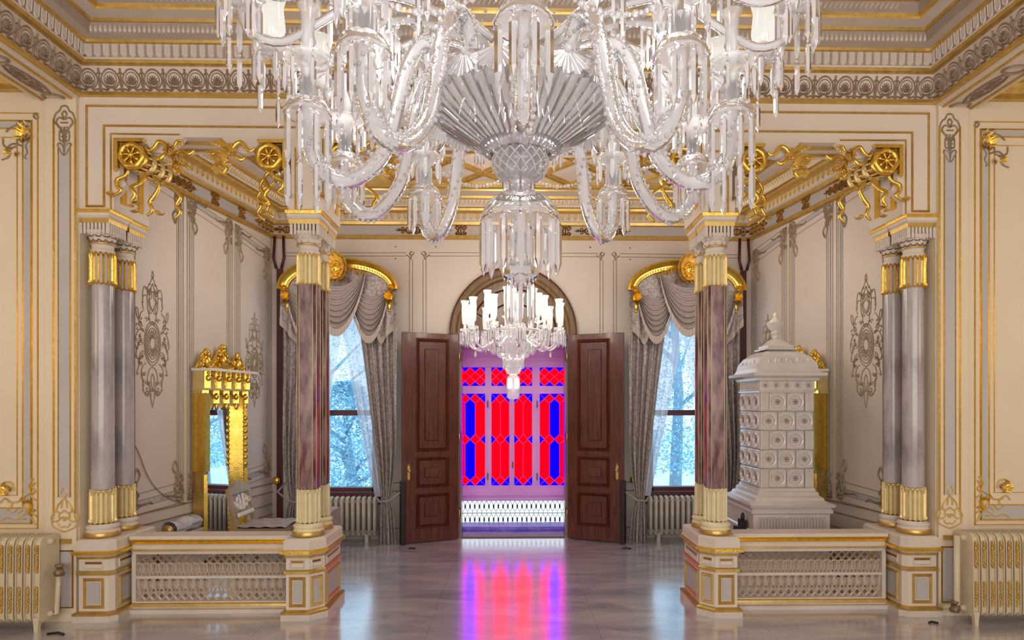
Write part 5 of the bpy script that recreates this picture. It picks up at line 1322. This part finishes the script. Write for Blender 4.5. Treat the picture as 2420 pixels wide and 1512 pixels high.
# ================================================================== CRYSTAL
def prism_bm(L_, r=.0125):
    b = MB(); n = 6; b.lathe([(.003, 0), (.005, -.008)], n, smooth=False)
    b.lathe([(.0, -.002), (.008, -.012), (.0, -.022)], 6, smooth=False)
    b.lathe([(.004, -.024), (r*.8, -.035), (r, -.05), (r, -L_*.84), (.0, -L_)], n, smooth=False)
    return b
CP = {}
def hang(parent, L_, p, rz, r=.0125, nm='prism'):
    key = (round(L_, 2), r, nm)
    if key not in CP:
        o = prism_bm(L_, r).build(nm, 'crystal', None); o.parent = parent; o.location = Vector(p)-wloc(parent); o.rotation_euler = (0, 0, rz); CP[key] = o
    else: inst(CP[key], parent, p, rz)
def glow(name, loc, power, col, rad): 
    return point(name, loc, power, col, rad)
C0 = Vector((.034, 3.0, 0))
bigc = thing('crystal_chandelier', 'huge cut crystal chandelier filling the upper middle of the hall', 'chandelier', (C0.x, C0.y, 2.1), 'crystal chandeliers')
def cl(prof, nm, m, n=32, mod=None, smooth=True):
    b = MB(); b.lathe(prof, n, c=(C0.x, C0.y, 0), mod=mod, smooth=smooth); return b.build(nm, m, bigc)
# fluted bowl, ring, cut ball, neck, bell
flut = lambda k, d: (lambda a, j, i: 1+d*abs(math.sin(k*a/2)))
cl([(.17, 2.795), (.22, 2.825), (.30, 2.875), (.37, 2.925), (.42, 2.97), (.447, 3.01), (.45, 3.04)], 'fluted_bowl', 'crystal_bowl', 192, flut(48, .05), False)
cl([(.14, 2.775), (.175, 2.785), (.19, 2.805), (.182, 2.815), (.15, 2.82)], 'bowl_ring', 'crystal_ring', 120, flut(40, .03), False)
b = MB(); b.lathe([(.07, 2.65), (.105, 2.67), (.128, 2.71), (.132, 2.74), (.12, 2.775)], 32, c=(C0.x, C0.y, 0)); b.build('cut_ball', 'crystal_ring', bigc)
b = MB()
for k in range(16):
    for sg in (-1, 1):
        pts = []
        for i in range(7):
            z = 2.66+.11*i/6; r = .072+.06*math.sin(PI*min(1, (z-2.645)/.2))*1.0; r = {0: .09, 1: .111, 2: .123, 3: .1305, 4: .133, 5: .131, 6: .1225}[i]
            a = 2*PI*k/16+sg*i*.13; pts.append((C0.x+r*math.cos(a), C0.y+r*math.sin(a), z))
        b.tube(pts, .004, 5)
b.build('cut_ball_ribs', 'crystal', bigc)
cl([(.055, 2.575), (.054, 2.6), (.056, 2.655), (.075, 2.66)], 'neck', 'crystal_ring')
b = MB(); b.tube([(C0.x, C0.y, 2.45), (C0.x, C0.y, 2.76)], .006, 6); b.build('stem_rod', 'iron', bigc)
cl([(.05, 2.60), (.085, 2.59), (.13, 2.565), (.165, 2.525), (.182, 2.485), (.186, 2.465), (.178, 2.46)], 'bell', 'crystal_frost', 64, flut(20, .02))
for k in range(14):
    a = 2*PI*(k+.5)/14; x, y = C0.x+.18*math.cos(a), C0.y+.18*math.sin(a); hang(bigc, .27, (x, y, 2.475), a, .017, 'pendant_prism')
for k in range(10):
    a = 2*PI*k/10; hang(bigc, .2, (C0.x+.12*math.cos(a), C0.y+.12*math.sin(a), 2.44), a, .014, 'inner_prism')
cl([(.03, 2.46), (.04, 2.4), (.06, 2.36), (.04, 2.3), (.05, 2.26), (.075, 2.235), (.08, 2.2), (.05, 2.185), (.03, 2.175), (.05, 2.16), (.0, 2.14)], 'lower_stem', 'crystal', 20, flut(10, .05), False)
for k in range(8):
    a = 2*PI*k/8; hang(bigc, .22, (C0.x+.06*math.cos(a), C0.y+.06*math.sin(a), 2.19), a, .011, 'drop_prism')
# shell leaves round the bowl's rim
first = None
for k in range(20):
    a = 2*PI*k/20+.1
    if first is None:
        b = MB()
        def shell(u, v):
            t = (u-.5)*2.3; r = .115*v*(1-.14*abs(math.sin(4.5*PI*u))); return (.025+.02*v, r*math.sin(t), .02-r*math.cos(t)+.006*0+.0)
        b.grid(lambda u, v: (shell(u, v)[0]+.01*math.cos(u*18*PI)*v, shell(u, v)[1], shell(u, v)[2]), 36, 6); b.ball((.02, 0, .02), .02, 10, 8)
        first = b.build('shell_leaf', 'crystal_leaf', None); first.parent = bigc; first.location = Vector((C0.x+.44*math.cos(a), C0.y+.44*math.sin(a), 3.02))-wloc(bigc); first.rotation_euler = (0, 0, a)
    else: inst(first, bigc, (C0.x+.44*math.cos(a), C0.y+.44*math.sin(a), 3.02), a)
# central shaft
cl([(.05, 3.0), (.07, 3.1), (.05, 3.2), (.09, 3.3), (.11, 3.4), (.07, 3.5), (.1, 3.6), (.14, 3.75), (.09, 3.9), (.05, 4.05), (.04, 4.38)], 'central_shaft', 'crystal', 24, flut(12, .06), False)
b = MB(); b.lathe([(.0, 4.36), (.16, 4.37), (.2, 4.41), (.2, 4.43)], 32, c=(C0.x, C0.y, 0)); b.build('ceiling_rose', 'gold_soft', bigc)
# lower tier: ten S-shaped arms with bells, sockets, shades and prisms
RA, HA = .95, 2.83
def arm_frame(th): return Vector((math.sin(th), -math.cos(th), 0))
armo = None; bello = None; socko = None; shado = None; coreo = None
for k in range(10):
    th = 2*PI*k/10; d = arm_frame(th); ang = th-PI/2; P = lambda r, z: (r, 0, z)
    if armo is None:
        pts = smoothpts([P(RA, HA+.02), P(RA-.0, HA-.12), P(RA-.04, HA-.22), P(RA-.12, HA-.27), P(RA-.22, HA-.24), P(RA-.32, HA-.12), P(RA-.37, HA+.06), P(RA-.41, HA+.24), P(RA-.47, HA+.37), P(RA-.54, HA+.39), P(RA-.59, HA+.31), P(RA-.6, HA+.2)], 5)
        b = MB(); bb_ = MB(); b.tube(pts, .034, 12)
        nn_ = len(pts)
        for i in range(2, nn_-2):      # spiral beading
            p = Vector(pts[i]); t = (Vector(pts[i+1])-Vector(pts[i-1])).normalized(); x = t.cross(Vector((0, 1, 0))).normalized()
            for m_ in range(3):
                q_ = p+(Vector((0, 1, 0))*math.cos(i*.35+m_*2.1)+x*math.sin(i*.35+m_*2.1))*.036; bb_.ball(tuple(q_), .0095, 6, 4)
        armo = b.build('arm', 'crystal_arm', None); beado = bb_.build('arm_beading', 'crystal_leaf', None, kind='stuff'); beado.parent = bigc; beado.location = C0-wloc(bigc); beado.rotation_euler = (0, 0, ang); armo.parent = bigc; armo.location = C0-wloc(bigc); armo.rotation_euler = (0, 0, ang)
        b = MB(); b.lathe([(.03, HA+.065), (.05, HA+.06), (.075, HA+.04), (.092, HA+.005), (.098, HA-.012), (.09, HA-.012)], 40, c=(RA, 0, 0), mod=flut(16, .05)); bello = b.build('bell', 'crystal_frost', None); bello.parent = bigc; bello.location = armo.location; bello.rotation_euler = (0, 0, ang)
        b = MB(); b.lathe([(.035, HA+.065), (.034, HA+.17), (.045, HA+.19), (.085, HA+.21), (.1, HA+.23), (.095, HA+.235)], 20, c=(RA, 0, 0)); socko = b.build('socket_tube', 'crystal', None); socko.parent = bigc; socko.location = armo.location; socko.rotation_euler = (0, 0, ang)
        b = MB(); b.lathe([(0, HA+.06), (.014, HA+.06), (.014, HA+.1), (.018, HA+.1), (.018, HA+.15), (0, HA+.15)], 12, c=(RA, 0, 0)); coreo = b.build('socket_core', 'iron', None); coreo.parent = bigc; coreo.location = armo.location; coreo.rotation_euler = (0, 0, ang)
        b = MB(); b.lathe([(.03, HA+.235), (.026, HA+.27), (.034, HA+.30), (.026, HA+.33), (.03, HA+.42), (.045, HA+.45)], 20, c=(RA, 0, 0)); shado = b.build('candle_tube', 'crystal_frost', None); shado.parent = bigc; shado.location = armo.location; shado.rotation_euler = (0, 0, ang)
    else:
        for o in (armo, beado, bello, socko, coreo, shado): inst(o, bigc, tuple(C0), ang)
    cpos = C0+d*RA
    for m_ in range(8):
        a = 2*PI*(m_+.5)/8+ang; x, y = cpos.x+.088*math.cos(a), cpos.y+.088*math.sin(a)
        hang(bigc, .22, (x, y, HA-.0), a, .0145)
        if m_ < 7: a7 = 2*PI*m_/7+ang; hang(bigc, .15, (cpos.x+.092*math.cos(a7), cpos.y+.092*math.sin(a7), HA+.225), a7, .0125, 'saucer_prism')
        if k in (2, 8) and m_ % 1 == 0: hang(bigc, .19, (x, y, HA-.21), a, .0135, 'lower_prism')
# upper tier: longer arms with leafy pans
RB, HB = 1.25, 3.33
ao = po_ = sh = so = None
for k in range(20):
    th = 2*PI*(k+.5)/20
    if math.cos(th) > .55: continue
    d = arm_frame(th); ang = th-PI/2
    if ao is None:
        b = MB(); b.tube(smoothpts([(RB, 0, HB), (RB-.05, 0, HB-.1), (RB-.18, 0, HB-.13), (RB-.35, 0, HB-.02), (RB-.55, 0, HB+.12), (RB-.8, 0, HB+.1), (.15, 0, HB-.05)], 4), .02, 8); ao = b.build('upper_arm', 'crystal_arm', None)
        b = MB(); b.lathe([(.02, HB+.0), (.06, HB+.005), (.085, HB+.03), (.1, HB+.05), (.095, HB+.055)], 48, c=(RB, 0, 0), mod=lambda a, j, i: 1+(.12*math.sin(8*a) if j > 2 else 0)); po_ = b.build('leafy_pan', 'crystal_frost', None)
        b = MB(); b.lathe([(.02, HB+.05), (.05, HB+.09), (.06, HB+.15), (.05, HB+.25), (.065, HB+.31)], 18, c=(RB, 0, 0)); sh = b.build('tulip_shade', 'bulb_shade', None)
        for o in (ao, po_, sh): o.parent = bigc; o.location = C0-wloc(bigc); o.rotation_euler = (0, 0, ang)
    else:
        for o in (ao, po_, sh): inst(o, bigc, tuple(C0), ang)
    cpos = C0+d*RB
    for m_ in range(7):
        a = 2*PI*(m_+.5)/7+ang; hang(bigc, .19, (cpos.x+.085*math.cos(a), cpos.y+.085*math.sin(a), HB+.03), a, .0135, 'upper_prism')
        if abs(math.sin(th)) > .85 and m_ % 2: hang(bigc, .17, (cpos.x+.085*math.cos(a), cpos.y+.085*math.sin(a), HB-.15), a, .0125, 'upper_prism')
# middle tier of small pans and swagged bead chains
mp_ = None
for k in range(12):
    a = 2*PI*k/12+.2; x, y = C0.x+.74*math.cos(a), C0.y+.74*math.sin(a)
    if mp_ is None:
        b = MB(); b.lathe([(.015, 3.43), (.06, 3.44), (.09, 3.47), (.1, 3.49), (.095, 3.495)], 40, mod=lambda a, j, i: 1+(.12*math.sin(8*a) if j > 2 else 0)); b.lathe([(.02, 3.49), (.03, 3.55), (.018, 3.6), (.03, 3.68)], 14)
        mp_ = b.build('middle_pan', 'crystal_frost', None); mp_.parent = bigc; mp_.location = Vector((x, y, 0))-wloc(bigc)
    else: inst(mp_, bigc, (x, y, 0))
    for m_ in range(7): a2 = 2*PI*m_/7+a; hang(bigc, .2, (x+.088*math.cos(a2), y+.088*math.sin(a2), 3.47), a2, .013, 'middle_prism')
def chain(p, q_, sag, n):
    b = MB()
    for i in range(n+1):
        t = i/n; v = p.lerp(q_, t); v.z -= sag*4*t*(1-t); b.ball(tuple(v), .0085 if i % 3 else .013, 6, 4, sm=False)
    b.build('bead_chain', 'crystal', bigc, kind='stuff')
for k in range(20):
    t0, t1 = 2*PI*(k+.5)/20, 2*PI*(k+1.5)/20
    if math.cos(t0) > .55 or math.cos(t1) > .55: continue
    chain(C0+arm_frame(t0)*1.25+Vector((0, 0, HB+.04)), C0+arm_frame(t1)*1.25+Vector((0, 0, HB+.04)), .1, 18)
for k in range(10):
    t0, t1 = 2*PI*k/10, 2*PI*(k+1)/10
    chain(C0+arm_frame(t0)*RA+Vector((0, 0, HA+.23)), C0+arm_frame(t1)*RA+Vector((0, 0, HA+.23)), .14, 26)
    chain(C0+arm_frame(t0)*RA+Vector((0, 0, HA+.23)), C0+arm_frame(t0)*.3+Vector((0, 0, 3.6)), .1, 26)
# inner curtain of prisms around the shaft
for (r, z, n, L_) in ((.70, 3.62, 30, .3), (.48, 3.50, 22, .26), (.95, 3.6, 40, .27)):
    b = MB(); b.lathe([(r-.02, z), (r, z-.015), (r+.02, z), (r, z+.02), (r-.02, z)], 48, c=(C0.x, C0.y, 0)); b.build('prism_ring', 'crystal', bigc)
    for k in range(n): a = 2*PI*k/n; hang(bigc, L_, (C0.x+r*math.cos(a), C0.y+r*math.sin(a), z), a, .015, 'curtain_prism')
for k in range(5):
    a = 2*PI*k/5+.3; glow('chandelier_lamp', (C0.x+.8*math.cos(a), C0.y+.8*math.sin(a), 3.3), 8, (1, .95, .9), .1)
glow('chandelier_lamp', (C0.x, C0.y, 3.95), 5, (1, .9, .78), .2)
# ---- small chandelier in the bay
S0 = Vector((0.0, 6.2, 0))
smc = thing('crystal_chandelier', 'small crystal chandelier with lit glass shades hanging before the arched doorway', 'chandelier', (S0.x, S0.y, 1.64), 'crystal chandeliers')
def sl(prof, nm, m, n=28, mod=None, smooth=True): b = MB(); b.lathe(prof, n, c=tuple(S0), mod=mod, smooth=smooth); return b.build(nm, m, smc)
sl([(.0, 1.64), (.05, 1.645), (.062, 1.66), (.066, 1.72), (.066, 1.84), (.055, 1.865), (.03, 1.88)], 'lantern_cup', 'crystal')
b = MB()
for x in (-.028, .028): b.lathe([(.0, 1.74), (.017, 1.745), (.019, 1.8), (.014, 1.84), (0, 1.845)], 12, c=(S0.x+x, S0.y, 0))
b.build('lantern_bulbs', 'bulb', smc)
sl([(.03, 1.88), (.06, 1.89), (.085, 1.95), (.1, 2.02), (.105, 2.04)], 'fluted_cone', 'crystal', 72, flut(24, .05), False)
sl([(.1, 2.04), (.14, 2.05), (.17, 2.1), (.18, 2.17), (.16, 2.2)], 'cut_bowl', 'crystal', 64, flut(20, .04), False)
sl([(.05, 2.2), (.04, 2.3), (.06, 2.4), (.03, 2.5), (.05, 2.6), (.03, 2.75), (.05, 2.85), (.022, 2.95), (.016, 3.2), (.016, 3.9), (.1, 3.98), (.12, 4.0)], 'stem', 'crystal', 20, flut(10, .05), False)
for k in range(16): a = 2*PI*k/16; hang(smc, .15, (S0.x+.2*math.cos(a), S0.y+.2*math.sin(a), 2.22), a, .011, 'body_prism')
for k in range(26): a = 2*PI*k/26; hang(smc, .19, (S0.x+.31*math.cos(a), S0.y+.31*math.sin(a), 2.29), a, .012, 'skirt_prism')
b = MB(); b.lathe([(.295, 2.29), (.31, 2.28), (.325, 2.29), (.31, 2.305), (.295, 2.29)], 40, c=tuple(S0)); b.build('skirt_ring', 'crystal', smc)
for k in range(12): a = 2*PI*k/12; hang(smc, .11, (S0.x+.1*math.cos(a), S0.y+.1*math.sin(a), 2.04), a, .009, 'cone_prism')
sa_ = sp_ = ss = None
for (n, r, z, ph) in ((12, .47, 2.30, .13), (6, .26, 2.40, .3)):
    sa_ = sp_ = ss = sb_ = None
    for k in range(n):
        ang = 2*PI*k/n+ph
        if sa_ is None:
            b = MB(); b.tube(smoothpts([(r, 0, z), (r-.02, 0, z-.1), (r-.08, 0, z-.17), (r-.15, 0, z-.16), (.12, 0, z-.04)], 4), .012, 8); sa_ = b.build('arm', 'crystal_arm', None)
            b = MB(); b.lathe([(.01, z-.01), (.035, z), (.05, z+.015), (.048, z+.02)], 24, c=(r, 0, 0), mod=flut(10, .06)); sp_ = b.build('drip_pan', 'crystal_frost', None)
            b = MB(); b.lathe([(.012, z+.015), (.014, z+.06), (.026, z+.07), (.03, z+.12), (.033, z+.2), (.03, z+.25), (.042, z+.29)], 18, c=(r, 0, 0)); ss = b.build('glass_shade', 'bulb_shade', None)
            for o in (sa_, sp_, ss): o.parent = smc; o.location = S0-wloc(smc); o.rotation_euler = (0, 0, ang)
        else:
            for o in (sa_, sp_, ss): inst(o, smc, tuple(S0), ang)
        if r > .3:
            for m_ in range(6):
                a = 2*PI*m_/6; hang(smc, .16, (S0.x+r*math.cos(ang)+.044*math.cos(a), S0.y+r*math.sin(ang)+.044*math.sin(a), z+.01), a, .0115, 'pan_prism')
            if k % 3 == 0: hang(smc, .09, (S0.x+(r-.1)*math.cos(ang), S0.y+(r-.1)*math.sin(ang), z-.17), ang, .014, 'pear_drop')
for k in range(3): a = 2*PI*k/3+.5; glow('chandelier_lamp', (S0.x+.36*math.cos(a), S0.y+.36*math.sin(a), 2.55), 3, (1, .9, .75), .08)
# ================================================================== GARDEN OUTSIDE
gd = MB().box(-30, 30, 7.9, 60, -1.2, -1.0).build('lawn_ground', 'lawn'); gd['kind'] = 'structure'
rnd = random.Random(11)
def tree(label, x, y, hgt, cr, n):
    t = thing('garden_tree', label, 'tree', (x, y, -1.0), 'trees outside the windows')
    b = MB(); b.tube([(x, y, -1), (x+.1, y, hgt*.4-1), (x-.05, y+.1, hgt*.8-1)], [.14, .1, .04], 8)
    for k in range(6): an = k*1.05; b.tube([(x, y, hgt*(.35+.07*k)-1), (x+cr*.7*math.cos(an), y+cr*.7*math.sin(an), hgt*(.5+.07*k)-1)], [.05, .015], 6)
    b.build('trunk', 'bark', t)
    b = MB()
    for k in range(n):
        an = rnd.uniform(0, 2*PI); u = rnd.random(); rr = cr*math.sqrt(rnd.random())*math.sin(PI*(.15+.8*u)); c = Vector((x+rr*math.cos(an), y+rr*math.sin(an), hgt*(.18+.82*u)-1))
        e1 = Vector((rnd.uniform(-1, 1), rnd.uniform(-1, 1), rnd.uniform(-1, .4))).normalized(); e2 = e1.cross(Vector((rnd.uniform(-1, 1), rnd.uniform(-1, 1), 1))).normalized(); L_ = rnd.uniform(.04, .085)
        b.add([c, c+e1*L_*.5+e2*L_*.28, c+e1*L_, c+e1*L_*.5-e2*L_*.28], [(0, 1, 2, 3)])
    o = b.build('foliage', 'leaf', t); o['kind'] = 'stuff'
tree('bluish bushy tree seen through the window beside the mirror alcove', -3.0, 11.5, 3.0, 1.1, 11000)
tree('tall airy tree high behind the sheers of the mirror-side window', -4.6, 15.5, 7.5, 2.0, 14000)
tree('tall airy tree filling the window beside the tiled stove', 3.2, 12.6, 7.0, 1.8, 17000)
tree('low bluish tree at the lower edge of the stove-side window', 6.6, 16.5, 4.0, 1.5, 6000)
